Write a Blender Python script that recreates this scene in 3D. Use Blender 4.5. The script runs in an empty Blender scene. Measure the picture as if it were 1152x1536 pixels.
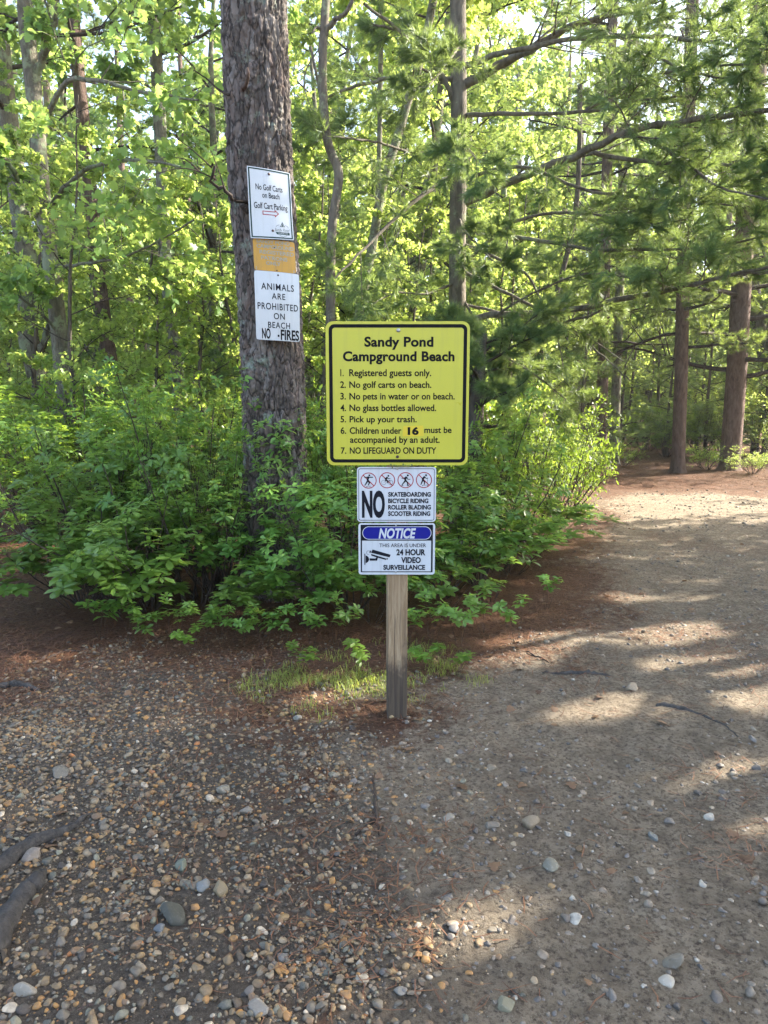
import bpy, bmesh, math, random
import numpy as np
from mathutils import Vector
from mathutils.geometry import tessellate_polygon
R = math.radians
SC = bpy.context.scene
COL = SC.collection

# ------------------------------------------------------------------ camera, sky, sun, exposure
CAM_H = 1.40; PITCH = R(8.5); FPX = 1065.0
cd = bpy.data.cameras.new('camera'); cam = bpy.data.objects.new('camera', cd); COL.objects.link(cam)
cam.location = (0, 0, CAM_H); cam.rotation_euler = (R(90) - PITCH, 0, 0)
cd.sensor_fit = 'VERTICAL'; cd.sensor_height = 36; cd.sensor_width = 27; cd.lens = 36 * FPX / 1536
cd.clip_start = 0.05; cd.clip_end = 2000
SC.camera = cam
SUN_EL = R(33); SUN_AZ = R(68)          # azimuth measured from the view direction (+Y) towards +X
w = bpy.data.worlds.new('World'); SC.world = w; w.use_nodes = True
wn = w.node_tree
sky = wn.nodes.new('ShaderNodeTexSky'); sky.sky_type = 'NISHITA'; sky.sun_disc = False
sky.sun_elevation = SUN_EL; sky.sun_rotation = SUN_AZ
sky.air_density = 0.9; sky.dust_density = 2.6; sky.ozone_density = 0.5
bg = wn.nodes['Background']; bg.inputs['Strength'].default_value = 0.15
wn.links.new(sky.outputs['Color'], bg.inputs['Color'])
sd = bpy.data.lights.new('sun', 'SUN'); sd.energy = 5.0; sd.angle = R(0.5); sd.color = (1.0, 0.93, 0.80)
sun = bpy.data.objects.new('sun', sd); COL.objects.link(sun)
SUNV = Vector((math.sin(SUN_AZ) * math.cos(SUN_EL), math.cos(SUN_AZ) * math.cos(SUN_EL), math.sin(SUN_EL)))
sun.rotation_euler = SUNV.to_track_quat('Z', 'Y').to_euler()
SC.view_settings.view_transform = 'Standard'; SC.view_settings.look = 'None'
SC.view_settings.gamma = 1; SC.view_settings.use_curve_mapping = False
SC.view_settings.exposure = 2.5
HAZE = .0010
SC.render.engine = 'CYCLES'
SC.cycles.max_bounces = 8; SC.cycles.diffuse_bounces = 4; SC.cycles.transmission_bounces = 5; SC.cycles.glossy_bounces = 2
SC.cycles.use_denoising = True
SC.cycles.sample_clamp_indirect = 6

# ------------------------------------------------------------------ layout helpers
CP, SP = math.cos(PITCH), math.sin(PITCH)
def at(px, py, D):
    u = (px - 576) / FPX; v = (768 - py) / FPX
    Y = CP + v * SP; Z = -SP + v * CP
    t = D / Y
    return np.array([u * t, D, CAM_H + Z * t])
def ground(px, py):
    u = (px - 576) / FPX; v = (768 - py) / FPX
    Y = CP + v * SP; Z = -SP + v * CP
    t = -CAM_H / Z
    return np.array([u * t, Y * t])
def xat(px, D, z=0.5):
    # world x of a thing whose image column is px, at distance D and height z
    depth = D * CP - (z - CAM_H) * SP
    return (px - 576) / FPX * depth

# ------------------------------------------------------------------ numpy noise
_r = np.random.default_rng(11)
_perm = _r.permutation(256); _perm = np.concatenate([_perm, _perm, _perm])
_val = _r.random(256) * 2 - 1
def vnoise(p):
    p = np.asarray(p, float); i = np.floor(p).astype(int); f = p - i; f = f * f * (3 - 2 * f); i &= 255
    def h(a, b, c):
        return _val[_perm[_perm[_perm[(i[..., 0] + a) & 255] + ((i[..., 1] + b) & 255)] + ((i[..., 2] + c) & 255)]]
    x, y, z = f[..., 0], f[..., 1], f[..., 2]
    l = lambda a, b, t: a + (b - a) * t
    return l(l(l(h(0,0,0), h(1,0,0), x), l(h(0,1,0), h(1,1,0), x), y),
             l(l(h(0,0,1), h(1,0,1), x), l(h(0,1,1), h(1,1,1), x), y), z)
def fbm(p, o=4):
    s = 0; a = 1.0; p = np.asarray(p, float)
    for k in range(o):
        s = s + a * vnoise(p + 17.3 * k); p = p * 2.03; a *= .5
    return s

# ------------------------------------------------------------------ mesh accumulation
class Geo:
    def __init__(self): self.V = []; self.F = []; self.n = 0
    def add(self, V, F, m=0):
        V = np.asarray(V, np.float32).reshape(-1, 3); F = np.asarray(F, np.int32)
        if len(V) == 0 or len(F) == 0: return self
        self.V.append(V); self.F.append((F + self.n, m)); self.n += len(V); return self
    def merge(self, other, M=None, t=(0, 0, 0), mat=None):
        for (F, m) in other.F: self.F.append((F + self.n, m if mat is None else mat))
        for V in other.V:
            if M is not None: V = V @ np.asarray(M, np.float32).T
            self.V.append((V + np.asarray(t, np.float32)).astype(np.float32))
        self.n += other.n
    def mesh(self, name, mats, smooth=True):
        me = bpy.data.meshes.new(name)
        V = np.concatenate(self.V) if self.V else np.zeros((0, 3), np.float32)
        me.vertices.add(len(V)); me.vertices.foreach_set('co', V.ravel())
        tot = np.concatenate([np.full(len(F), F.shape[1], np.int32) for F, m in self.F])
        li = np.concatenate([F.ravel() for F, m in self.F]).astype(np.int32)
        mi = np.concatenate([np.full(len(F), m, np.int32) for F, m in self.F])
        me.loops.add(len(li)); me.loops.foreach_set('vertex_index', li)
        me.polygons.add(len(tot))
        me.polygons.foreach_set('loop_start', np.concatenate([[0], np.cumsum(tot)[:-1]]).astype(np.int32))
        me.polygons.foreach_set('loop_total', tot)
        me.polygons.foreach_set('material_index', mi)
        me.polygons.foreach_set('use_smooth', np.full(len(tot), smooth, bool))
        for m in (mats if isinstance(mats, (list, tuple)) else [mats]): me.materials.append(m)
        me.update(calc_edges=True); me.validate(); return me
    def build(self, name, mats, parent=None, smooth=True, loc=(0, 0, 0)):
        o = bpy.data.objects.new(name, self.mesh(name, mats, smooth)); COL.objects.link(o)
        o.location = loc
        if parent is not None: o.parent = parent
        return o
def tag(o, label=None, cat=None, group=None, kind=None):
    if label: o['label'] = label
    if cat: o['category'] = cat
    if group: o['group'] = group
    if kind: o['kind'] = kind
    return o
def thing(name, label, cat, loc=(0, 0, 0), rz=0, group=None):
    o = bpy.data.objects.new(name, None); COL.objects.link(o); o.empty_display_size = .1
    o.location = loc; o.rotation_euler = (0, 0, rz)
    return tag(o, label, cat, group)
def copy_tree(o, parent=None):
    c = o.copy(); COL.objects.link(c)
    if parent is not None: c.parent = parent
    for ch in list(o.children): copy_tree(ch, c)
    return c

def norm(a): return a / (np.linalg.norm(a, axis=-1, keepdims=True) + 1e-9)
def tube(path, rad, sides=6):
    path = np.asarray(path, float); rad = np.asarray(rad, float); n = len(path)
    T = norm(np.gradient(path, axis=0))
    ref = np.array([0, 0, 1.]) if abs(norm(path[-1] - path[0])[2]) < .75 else np.array([1., 0, 0])
    N = norm(np.cross(T, ref)); B = np.cross(T, N)
    a = np.linspace(0, 2 * np.pi, sides, endpoint=False)
    V = path[:, None] + rad[:, None, None] * (np.cos(a)[None, :, None] * N[:, None] + np.sin(a)[None, :, None] * B[:, None])
    i = np.arange(n - 1)[:, None] * sides; j = np.arange(sides)[None]; j2 = (j + 1) % sides
    F = np.stack([i + j, i + j2, i + sides + j2, i + sides + j], -1).reshape(-1, 4)
    return V.reshape(-1, 3), F
def smooth_path(pts, n):
    pts = np.asarray(pts, float); k = len(pts)
    t = np.linspace(0, k - 1, n); i = np.clip(t.astype(int), 0, k - 2); f = (t - i)[:, None]
    p0 = pts[np.clip(i - 1, 0, k - 1)]; p1 = pts[i]; p2 = pts[i + 1]; p3 = pts[np.clip(i + 2, 0, k - 1)]
    return .5 * ((2 * p1) + (-p0 + p2) * f + (2 * p0 - 5 * p1 + 4 * p2 - p3) * f**2 + (-p0 + 3 * p1 - 3 * p2 + p3) * f**3)

# ------------------------------------------------------------------ materials
def nt(name):
    m = bpy.data.materials.new(name); m.use_nodes = True
    t = m.node_tree; b = t.nodes['Principled BSDF']
    return m, t, b
def N(t, ty, **kw):
    n = t.nodes.new(ty)
    for k, v in kw.items():
        if k in n.inputs: n.inputs[k].default_value = v
        else: setattr(n, k, v)
    return n
def ramp(t, fac, stops, mode='LINEAR'):
    r = t.nodes.new('ShaderNodeValToRGB'); r.color_ramp.interpolation = mode
    while len(r.color_ramp.elements) < len(stops): r.color_ramp.elements.new(0.5)
    for e, (p, c) in zip(r.color_ramp.elements, stops):
        e.position = p; e.color = (*c, 1) if len(c) == 3 else c
    t.links.new(fac, r.inputs[0]); return r.outputs[0]
def mixc(t, fac, a, b, blend='MIX'):
    m = t.nodes.new('ShaderNodeMix'); m.data_type = 'RGBA'; m.blend_type = blend
    for s, v in ((0, fac), (6, a), (7, b)):
        if isinstance(v, (float, int)): m.inputs[s].default_value = v
        elif isinstance(v, tuple): m.inputs[s].default_value = (*v, 1)
        else: t.links.new(v, m.inputs[s])
    return m.outputs[2]
def coords(t, scale=(1, 1, 1), kind='Object'):
    tc = t.nodes.new('ShaderNodeTexCoord'); mp = t.nodes.new('ShaderNodeMapping')
    mp.inputs['Scale'].default_value = scale; t.links.new(tc.outputs[kind], mp.inputs[0]); return mp.outputs[0]
def noise(t, co, scale, detail=4, rough=.6, dist=0):
    n = N(t, 'ShaderNodeTexNoise'); n.inputs['Scale'].default_value = scale; n.inputs['Detail'].default_value = detail
    n.inputs['Roughness'].default_value = rough; n.inputs['Distortion'].default_value = dist
    t.links.new(co, n.inputs['Vector']); return n.outputs['Fac']
def bump(t, b, h, strength=.5, dist=.01):
    n = N(t, 'ShaderNodeBump'); n.inputs['Strength'].default_value = strength; n.inputs['Distance'].default_value = dist
    t.links.new(h, n.inputs['Height']); t.links.new(n.outputs[0], b.inputs['Normal'])

def plain(name, col, rough=.5, metal=0, var=.0, vs=30, spec=.5):
    m, t, b = nt(name); b.inputs['Roughness'].default_value = rough; b.inputs['Metallic'].default_value = metal
    b.inputs['Specular IOR Level'].default_value = spec
    co = coords(t); f = noise(t, co, vs, 5)
    c = mixc(t, f, tuple(x * (1 - var) for x in col), tuple(min(1, x * (1 + var)) for x in col))
    t.links.new(c, b.inputs['Base Color']); return m

def sign_mat(name, col, rough, dirt=.22):
    m, t, b = nt(name); b.inputs['Specular IOR Level'].default_value = .5
    f = noise(t, coords(t), 6, 5, .6); c = mixc(t, f, tuple(x * .9 for x in col), tuple(x * 1.08 for x in col))
    st = noise(t, coords(t, (1, 1, .06)), 34, 5, .7); c = mixc(t, ramp(t, st, [(.5, (0, 0, 0)), (.75, (dirt,) * 3)]), c, (.13, .115, .075))
    sp = noise(t, coords(t), 210, 3, .6); c = mixc(t, ramp(t, sp, [(.66, (0, 0, 0)), (.72, (dirt * 2,) * 3)]), c, (.12, .10, .07))
    t.links.new(c, b.inputs['Base Color']); t.links.new(ramp(t, f, [(.3, (rough * .8,) * 3), (.7, (rough * 1.5,) * 3)]), b.inputs['Roughness']); return m

def leaf_mat(name, c0, c1, tr, k=.45, rough=.45, spec=.5):
    m, t, b = nt(name)
    g = t.nodes.new('ShaderNodeNewGeometry'); oi = t.nodes.new('ShaderNodeObjectInfo')
    c = mixc(t, g.outputs['Random Per Island'], c0, c1)
    hs = t.nodes.new('ShaderNodeHueSaturation')
    mr = N(t, 'ShaderNodeMapRange'); mr.inputs[3].default_value = .7; mr.inputs[4].default_value = 1.3
    mh = N(t, 'ShaderNodeMapRange'); mh.inputs[3].default_value = .485; mh.inputs[4].default_value = .52
    wh = N(t, 'ShaderNodeMath', operation='FRACT'); wm = N(t, 'ShaderNodeMath', operation='MULTIPLY'); wm.inputs[1].default_value = 7.31
    t.links.new(oi.outputs['Random'], wm.inputs[0]); t.links.new(wm.outputs[0], wh.inputs[0]); t.links.new(wh.outputs[0], mh.inputs[0]); t.links.new(mh.outputs[0], hs.inputs['Hue'])
    t.links.new(oi.outputs['Random'], mr.inputs[0]); t.links.new(mr.outputs[0], hs.inputs['Value']); t.links.new(c, hs.inputs['Color'])
    t.links.new(hs.outputs[0], b.inputs['Base Color'])
    b.inputs['Roughness'].default_value = rough; b.inputs['Specular IOR Level'].default_value = spec
    tl = t.nodes.new('ShaderNodeBsdfTranslucent')
    tc = mixc(t, g.outputs['Random Per Island'], tuple(x * .75 for x in tr), tr)
    t.links.new(tc, tl.inputs[0])
    mx = t.nodes.new('ShaderNodeMixShader'); mx.inputs[0].default_value = k
    t.links.new(b.outputs[0], mx.inputs[1]); t.links.new(tl.outputs[0], mx.inputs[2])
    t.links.new(mx.outputs[0], t.nodes['Material Output'].inputs[0])
    return m

def bark_mat(name, c0, c1, c2, lichen=None, zs=.25, scale=22, bs=.9, bd=.02, lk=.56, plates=0):
    m, t, b = nt(name); b.inputs['Roughness'].default_value = .9; b.inputs['Specular IOR Level'].default_value = .2
    co = coords(t, (1, 1, zs)); f = noise(t, co, scale, 6, .65, .6); f2 = noise(t, co, scale * 4, 5, .7)
    c = ramp(t, f, [(.3, c0), (.5, c1), (.72, c2)])
    c = mixc(t, mixc(t, f2, (.25, .25, .25), (.5, .5, .5)), c, tuple(x * .45 for x in c1))
    if plates:
        vn = N(t, 'ShaderNodeTexVoronoi'); vn.inputs['Scale'].default_value = plates
        wv = N(t, 'ShaderNodeVectorMath', operation='MULTIPLY_ADD'); nn = N(t, 'ShaderNodeTexNoise'); nn.inputs['Scale'].default_value = 14
        t.links.new(co, nn.inputs['Vector']); t.links.new(nn.outputs['Color'], wv.inputs[0]); wv.inputs[1].default_value = (.05, .05, .05); t.links.new(co, wv.inputs[2]); t.links.new(wv.outputs[0], vn.inputs['Vector'])
        pc = ramp(t, vn.outputs['Color'], [(.2, (.10, .088, .08)), (.45, (.19, .155, .135)), (.62, (.26, .185, .16)), (.8, (.34, .31, .285))], 'LINEAR')
        c = mixc(t, .36, c, pc)
        ve = N(t, 'ShaderNodeTexVoronoi', feature='DISTANCE_TO_EDGE'); ve.inputs['Scale'].default_value = plates; t.links.new(wv.outputs[0], ve.inputs['Vector'])
        c = mixc(t, ramp(t, ve.outputs['Distance'], [(.02, (.85, .85, .85)), (.10, (0, 0, 0))]), c, (.03, .026, .024))
    if lichen:
        l = noise(t, coords(t), 5, 6, .75)
        lm = ramp(t, l, [(lk, (0, 0, 0)), (lk + .08, (1, 1, 1))])
        c = mixc(t, mixc(t, lm, (0., 0., 0.), (.75, .75, .75)), c, lichen)
    t.links.new(c, b.inputs['Base Color'])
    ad = N(t, 'ShaderNodeMath', operation='ADD'); t.links.new(f, ad.inputs[0]); t.links.new(f2, ad.inputs[1])
    bump(t, b, ad.outputs[0], bs, bd); return m

M = {}
M['laurel'] = leaf_mat('laurel_leaf', (.072, .16, .03), (.145, .265, .05), (.40, .58, .09), .42, .34, .55)
M['huckle'] = leaf_mat('bright_leaf', (.07, .155, .022), (.145, .26, .036), (.42, .58, .06), .45, .42)
M['maple'] = leaf_mat('maple_leaf', (.07, .15, .035), (.14, .24, .055), (.50, .66, .15), .5, .45)
M['yellow'] = leaf_mat('sun_tinted_leaf', (.08, .16, .03), (.16, .25, .05), (.66, .78, .18), .55, .45)  # brighter, yellower leaf: a sunlit look put into the colour
M['needle'] = leaf_mat('pine_needle', (.05, .11, .05), (.105, .18, .075), (.42, .54, .13), .40, .42, .45)
M['needle_far'] = leaf_mat('far_pine_needle', (.05, .11, .04), (.11, .19, .06), (.36, .46, .08), .42, .5)
M['dry_needle'] = leaf_mat('dry_needle', (.11, .046, .02), (.29, .135, .055), (.10, .05, .02), .1, .6)
M['dry_leaf'] = leaf_mat('dry_leaf', (.12, .065, .03), (.33, .20, .10), (.2, .1, .03), .2, .7)
M['grass'] = leaf_mat('grass_blade', (.12, .18, .03), (.26, .28, .07), (.52, .56, .08), .4, .5)
M['bark'] = bark_mat('pine_bark', (.035, .03, .026), (.135, .112, .096), (.29, .245, .21), (.25, .30, .24), .3, 26, .8, .014, .57, plates=20)
M['bark_grey'] = bark_mat('grey_bark', (.07, .063, .05), (.20, .182, .14), (.36, .33, .26), (.27, .32, .20), .4, 17, 1.0, .03, .5)
M['bark_red'] = bark_mat('reddish_bark', (.07, .046, .038), (.20, .135, .11), (.31, .225, .185), None, .3, 20, 1.0, .04)
M['bark_dark'] = bark_mat('dark_bark', (.04, .033, .027), (.12, .10, .08), (.21, .18, .145), (.22, .24, .13), .3, 16, .8, .02, .6)
M['bark_mid'] = bark_mat('mid_grey_bark', (.07, .06, .048), (.18, .155, .122), (.29, .26, .205), (.26, .29, .18), .3, 16, .9, .02, .56)
M['twig'] = bark_mat('twig_bark', (.02, .015, .012), (.06, .045, .036), (.11, .09, .07), None, .4, 30, .4, .005)
M['root'] = bark_mat('root_bark', (.03, .028, .026), (.075, .068, .062), (.13, .12, .11), None, 1, 30, .7, .01)

# ------------------------------------------------------------------ leaves
rng = np.random.default_rng(5)
LEAF_OVAL = (np.array([[0, 0, 0], [.33, -.15, .03], [.33, 0, -.02], [.33, .15, .03], [.7, -.21, .0], [.7, 0, -.05], [.7, .21, .0], [1, 0, -.13]]),
             [np.array([[0, 1, 2], [0, 2, 3], [4, 7, 5], [5, 7, 6]]), np.array([[1, 4, 5, 2], [2, 5, 6, 3]])])
def _maple():
    pts = [(0, 0), (.08, .22), (-.06, .46), (.26, .36), (.38, .56), (.52, .24), (.70, .30), (1, 0)]
    up = [(x, y) for x, y in pts]; lo = [(x, -y) for x, y in pts[1:-1]][::-1]
    P = up + lo; V = [(x, y, -.12 * abs(y) - .1 * x * x) for x, y in P]; c = len(V); V.append((.32, 0, .03)); n = len(P)
    return np.array(V), [np.array([[i, (i + 1) % n, c] for i in range(n)])]
LEAF_MAPLE = _maple()
LEAF_DIAMOND = (np.array([[0, 0, 0], [.45, -.3, .05], [1, 0, -.1], [.45, .3, .05]]), [np.array([[0, 1, 2], [0, 2, 3]])])
NEEDLE = (np.array([[0, -.5, 0], [0, .5, 0], [1, 0, 0]]), [np.array([[0, 1, 2]])])
def place(geo, tpl, pos, d, up, L, W=None, m=0):
    T, Fs = tpl; pos = np.asarray(pos); n = len(pos)
    if n == 0: return
    d = norm(d); side = norm(np.cross(up, d)); nr = np.cross(d, side)
    L = np.broadcast_to(L, (n,)); W = L if W is None else np.broadcast_to(W, (n,))
    V = pos[:, None] + T[None, :, 0:1] * L[:, None, None] * d[:, None] + T[None, :, 1:2] * W[:, None, None] * side[:, None] + T[None, :, 2:3] * L[:, None, None] * nr[:, None]
    off = (np.arange(n) * len(T))[:, None, None]
    base = geo.n; geo.V.append(V.reshape(-1, 3).astype(np.float32)); geo.n += n * len(T)
    for F in Fs: geo.F.append(((F[None] + off).reshape(-1, F.shape[1]).astype(np.int32) + base, m))
def rnd(n, s=1.0): return rng.normal(0, s, (n, 3))
def perp(d):
    r = rnd(len(d)); return norm(r - d * (r * d).sum(-1, keepdims=True))

def add_whorls(geo, pos, d, L, k=6, m=0, tpl=LEAF_OVAL):
    pos = np.repeat(np.asarray(pos), k, 0); d = norm(np.repeat(np.asarray(d), k, 0)); n = len(pos)
    ax = norm(d * .5 + np.array([0, 0, .8]) + rnd(n, .05))
    p0 = norm(np.cross(ax, np.array([.31, .95, .1]))); p1 = np.cross(ax, p0)
    ph = np.tile(np.arange(k) * 2 * np.pi / k, n // k) + np.repeat(rng.random(n // k) * 6.28, k) + rng.normal(0, .2, n)
    rad = np.cos(ph)[:, None] * p0 + np.sin(ph)[:, None] * p1
    el = rng.uniform(-.2, .4, n)[:, None]
    dd = norm(rad + ax * el)
    place(geo, tpl, pos + dd * .006, dd, norm(ax + rnd(n, .2)), L * rng.uniform(.65, 1.2, n), None, m)
def add_leaves(geo, pos, d, L, m=0, tpl=LEAF_MAPLE, droop=.25, flat=.7):
    pos = np.asarray(pos); d = norm(np.asarray(d)); n = len(pos)
    dd = norm(d * .5 + perp(d) * .8 - np.array([0, 0, droop]) + rnd(n, .2))
    up = norm(np.array([0, 0, flat]) + rnd(n, .45))
    place(geo, tpl, pos + dd * L * .25, dd, up, L * rng.uniform(.6, 1.15, n), None, m)
def add_tufts(geo, pos, d, L, wd, k=26, m=0):
    pos = np.repeat(np.asarray(pos), k, 0); d = norm(np.repeat(np.asarray(d), k, 0)); n = len(pos)
    a = rng.uniform(.15, 1.15, n)[:, None]
    dd = norm(d * np.cos(a) + perp(d) * np.sin(a) - np.array([0, 0, .12]))
    place(geo, NEEDLE, pos - d * rng.uniform(0, .05, n)[:, None], dd, perp(dd), L * rng.uniform(.6, 1.1, n), wd, m)

# ------------------------------------------------------------------ branching
def walk(p, d, L, n, wig, grav):
    P = [np.asarray(p, float)]; d = norm(np.asarray(d, float)); s = L / (n - 1)
    for i in range(n - 1):
        d = norm(d + rng.normal(0, wig, 3) + np.array([0, 0, grav])); P.append(P[-1] + d * s)
    return np.array(P)
def sample(path, t):
    x = t * (len(path) - 1); i = min(int(x), len(path) - 2); f = x - i
    return path[i] * (1 - f) + path[i + 1] * f, norm(path[i + 1] - path[i])
def sprout(path, r0, L, spec, lvl, wood, sites):
    S = spec
    if lvl == len(S['n']):
        k = S['k']; n0 = S.get('t0', .3)
        for t in np.linspace(n0, 1, k): p, T = sample(path, t); sites.append((p, T))
        return
    n = S['n'][lvl]; st = S['start'][lvl]
    for i in range(n):
        t = st + (1 - st) * (i + rng.random()) / n; p, T = sample(path, t)
        lat = rng.normal(0, 1, 3); lat[2] *= (1 - S['flat']); lat[2] += S.get('lift', 0); lat = norm(lat - T * (lat @ T))
        a = R(S['ang'][lvl]) * rng.uniform(.75, 1.25)
        d = T * math.cos(a) + lat * math.sin(a)
        l = L * S['ratio'][lvl] * (1 - .45 * t) * rng.uniform(.65, 1.3)
        q = walk(p, d, l, 5, S['wig'], S['grav'])
        r = max(S['rmin'], r0 * (1 - .6 * t) * S['rr'])
        wood.add(*tube(q, np.linspace(r, r * .4, 5), S['sides'][lvl]))
        sprout(q, r, l, S, lvl + 1, wood, sites)
    p, T = sample(path, 1); sites.append((p, T))
SHR = dict(n=[4, 3], ratio=[.5, .45], ang=[42, 45], start=[.3, .25], k=2, t0=.55, flat=.3, lift=.35, wig=.12, grav=.05, sides=[4, 3], rmin=.0012, rr=.6)
BRD = dict(n=[8, 6], ratio=[.5, .5], ang=[50, 50], start=[.25, .2], k=9, t0=.2, flat=.55, lift=.15, wig=.14, grav=.0, sides=[4, 3], rmin=.003, rr=.5)
PIN = dict(n=[9, 5], ratio=[.42, .45], ang=[55, 48], start=[.3, .3], k=4, t0=.45, flat=.75, lift=.05, wig=.09, grav=.02, sides=[4, 3], rmin=.003, rr=.45)

def split(sites):
    return np.array([s[0] for s in sites]), np.array([s[1] for s in sites])

# ------------------------------------------------------------------ ground and path
def poly_sd(P, poly):
    # signed distance, positive inside
    P = np.asarray(P, float); poly = np.asarray(poly, float); n = len(poly)
    d = np.full(len(P), 1e9); ins = np.zeros(len(P), bool)
    for i in range(n):
        a, b = poly[i], poly[(i + 1) % n]; ab = b - a; ap = P - a
        t = np.clip((ap @ ab) / (ab @ ab + 1e-12), 0, 1); d = np.minimum(d, np.linalg.norm(ap - t[:, None] * ab, axis=1))
        c = (a[1] > P[:, 1]) != (b[1] > P[:, 1])
        with np.errstate(divide='ignore', invalid='ignore'):
            xi = a[0] + (P[:, 1] - a[1]) / (b[1] - a[1] + 1e-12) * ab[0]
        ins ^= c & (P[:, 0] < xi)
    return np.where(ins, d, -d)
gp = lambda L: [ground(*p) for p in L]
GRAVEL = [np.array([-6, 2.4])] + gp([(-140, 1062), (0, 1048), (110, 1010), (210, 985), (300, 975), (380, 990), (435, 1050), (560, 1100), (600, 1160), (625, 1300), (690, 1560)]) + [np.array([.2, .2]), np.array([-6, .2])]
PATH = gp([(912, 742), (1250, 740)]) + [np.array([9., 12.8]), np.array([9., .2]), np.array([.15, .2])] + gp([(370, 1560), (370, 1300), (370, 1100), (470, 1066), (600, 1048), (700, 1035), (790, 1005), (850, 985), (870, 940), (890, 860), (905, 800), (915, 770)])
GRASSY = gp([(330, 1010), (400, 975), (520, 965), (640, 965), (680, 1000), (640, 1050), (600, 1062), (480, 1085), (390, 1078)])
def gz(x, y):
    p = np.stack([x, y, np.zeros_like(x)], -1)
    far = np.clip((np.hypot(x, y) - 14) / 30, 0, 3)
    left = np.clip((-x - 3.2) / 5, 0, 1) * .1
    return fbm(p * .35, 3) * .03 + fbm(p * 2.2 + 9, 3) * .008 + far * .55 * (1 + .3 * fbm(p * .05, 2)) + left - .012
def masks(P):
    q = np.concatenate([P, np.zeros((len(P), 1))], 1)
    nz = fbm(q * 1.7, 4) * .16 + fbm(q * 7, 3) * .05
    g = np.clip((poly_sd(P, GRAVEL) + nz * 2.2) / 1.3 + .5, 0, 1)
    p = np.clip((poly_sd(P, PATH) + nz * 2.2) / (.7 + .06 * P[:, 1]) + .5, 0, 1)
    a = np.clip((poly_sd(P, GRASSY) + nz) / .15 + .5, 0, 1)
    return g, p, a
def stretch(lo, hi, f0, f1, fine, outer):
    fin = np.arange(f0, f1, fine); k = np.geomspace(fine, 40, 46)
    L = f0 - np.cumsum(k); Rr = f1 + np.cumsum(k)
    return np.concatenate([L[L > lo][::-1], fin, Rr[Rr < hi]])
def sheet(xs, ys, dz):
    X, Y = np.meshgrid(xs, ys); x, y = X.ravel(), Y.ravel(); P = np.stack([x, y], 1)
    g, p, a = masks(P); z = gz(x, y)
    q = np.stack([x, y, x * 0], 1)
    near = np.clip((7 - np.hypot(x, y)) / 3, 0, 1)
    z = z + near * (fbm(q * 16, 4) * .006 + np.abs(fbm(q * 34 + 5, 2)) * .006)
    z = z + (dz(g, p, a) if dz else 0)
    i = np.arange((len(ys) - 1) * len(xs)).reshape(len(ys) - 1, len(xs))[:, :-1]
    F = np.stack([i, i + 1, i + len(xs) + 1, i + len(xs)], -1).reshape(-1, 4)
    return np.stack([x, y, z], 1), F, g, p, a
def ground_material():
    m, t, b = nt('forest_floor'); b.inputs['Roughness'].default_value = .92; b.inputs['Specular IOR Level'].default_value = .2
    co = coords(t); at_ = lambda n: N(t, 'ShaderNodeAttribute', attribute_name=n).outputs['Fac']
    n1 = noise(t, co, 3, 6, .65); n2 = noise(t, co, 60, 5, .75); n3 = noise(t, co, 260, 4, .8); n4 = noise(t, co, 14, 6, .7)
    sand = ramp(t, n4, [(.3, (.175, .132, .090)), (.5, (.30, .238, .165)), (.72, (.44, .355, .255))])
    sand = mixc(t, ramp(t, n2, [(.38, (1, 1, 1)), (.52, (0, 0, 0))]), sand, (.105, .078, .056))
    sand = mixc(t, ramp(t, n3, [(.60, (0, 0, 0)), (.68, (1, 1, 1))]), sand, (.46, .42, .36))
    sand = mixc(t, ramp(t, n3, [(.30, (1, 1, 1)), (.38, (0, 0, 0))]), sand, (.05, .043, .04))
    duff = ramp(t, n2, [(.3, (.035, .021, .015)), (.5, (.11, .056, .033)), (.68, (.24, .13, .075))])
    duff = mixc(t, ramp(t, n4, [(.45, (0, 0, 0)), (.7, (.8, .8, .8))]), duff, (.15, .07, .033))
    grav = ramp(t, n2, [(.3, (.045, .036, .028)), (.5, (.11, .088, .066)), (.7, (.22, .175, .128))])
    grav = mixc(t, ramp(t, n3, [(.6, (0, 0, 0)), (.66, (1, 1, 1))]), grav, (.3, .27, .23))
    br = lambda a, w=.5: ramp(t, mixa(a, n4, n2), [(.5 - .16, (0, 0, 0)), (.5 + .16, (1, 1, 1))])
    def mixa(a, x, y):
        s = N(t, 'ShaderNodeMath', operation='ADD'); t.links.new(a, s.inputs[0])
        k = N(t, 'ShaderNodeMath', operation='MULTIPLY_ADD'); t.links.new(x, k.inputs[0]); k.inputs[1].default_value = 1.5; k.inputs[2].default_value = -.75
        t.links.new(k.outputs[0], s.inputs[1]); return s.outputs[0]
    c = mixc(t, br(at_('path')), duff, sand)
    c = mixc(t, br(at_('gravel')), c, grav)
    c = mixc(t, ramp(t, n1, [(.35, (.3, .3, .3)), (.6, (0, 0, 0))]), c, (.10, .075, .055))
    t.links.new(c, b.inputs['Base Color'])
    ad = N(t, 'ShaderNodeMath', operation='ADD'); t.links.new(n2, ad.inputs[0]); t.links.new(n3, ad.inputs[1])
    bump(t, b, ad.outputs[0], 1.0, .018); return m
M['ground'] = ground_material()
def ground_obj(name, xs, ys, dz=None, keep=None):
    V, F, g, p, a = sheet(xs, ys, dz)
    if keep is not None:
        F = F[keep(g, p)[F].any(1)]
        used = np.unique(F); mp = np.full(len(V), -1); mp[used] = np.arange(len(used)); V = V[used]; F = mp[F]; g, p, a = g[used], p[used], a[used]
    o = Geo().add(V, F).build(name, M['ground'])
    for n, v in (('gravel', g), ('path', p)):
        at_ = o.data.attributes.new(n, 'FLOAT', 'POINT'); at_.data.foreach_set('value', v.astype(np.float32))
    return tag(o, kind='structure')
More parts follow.
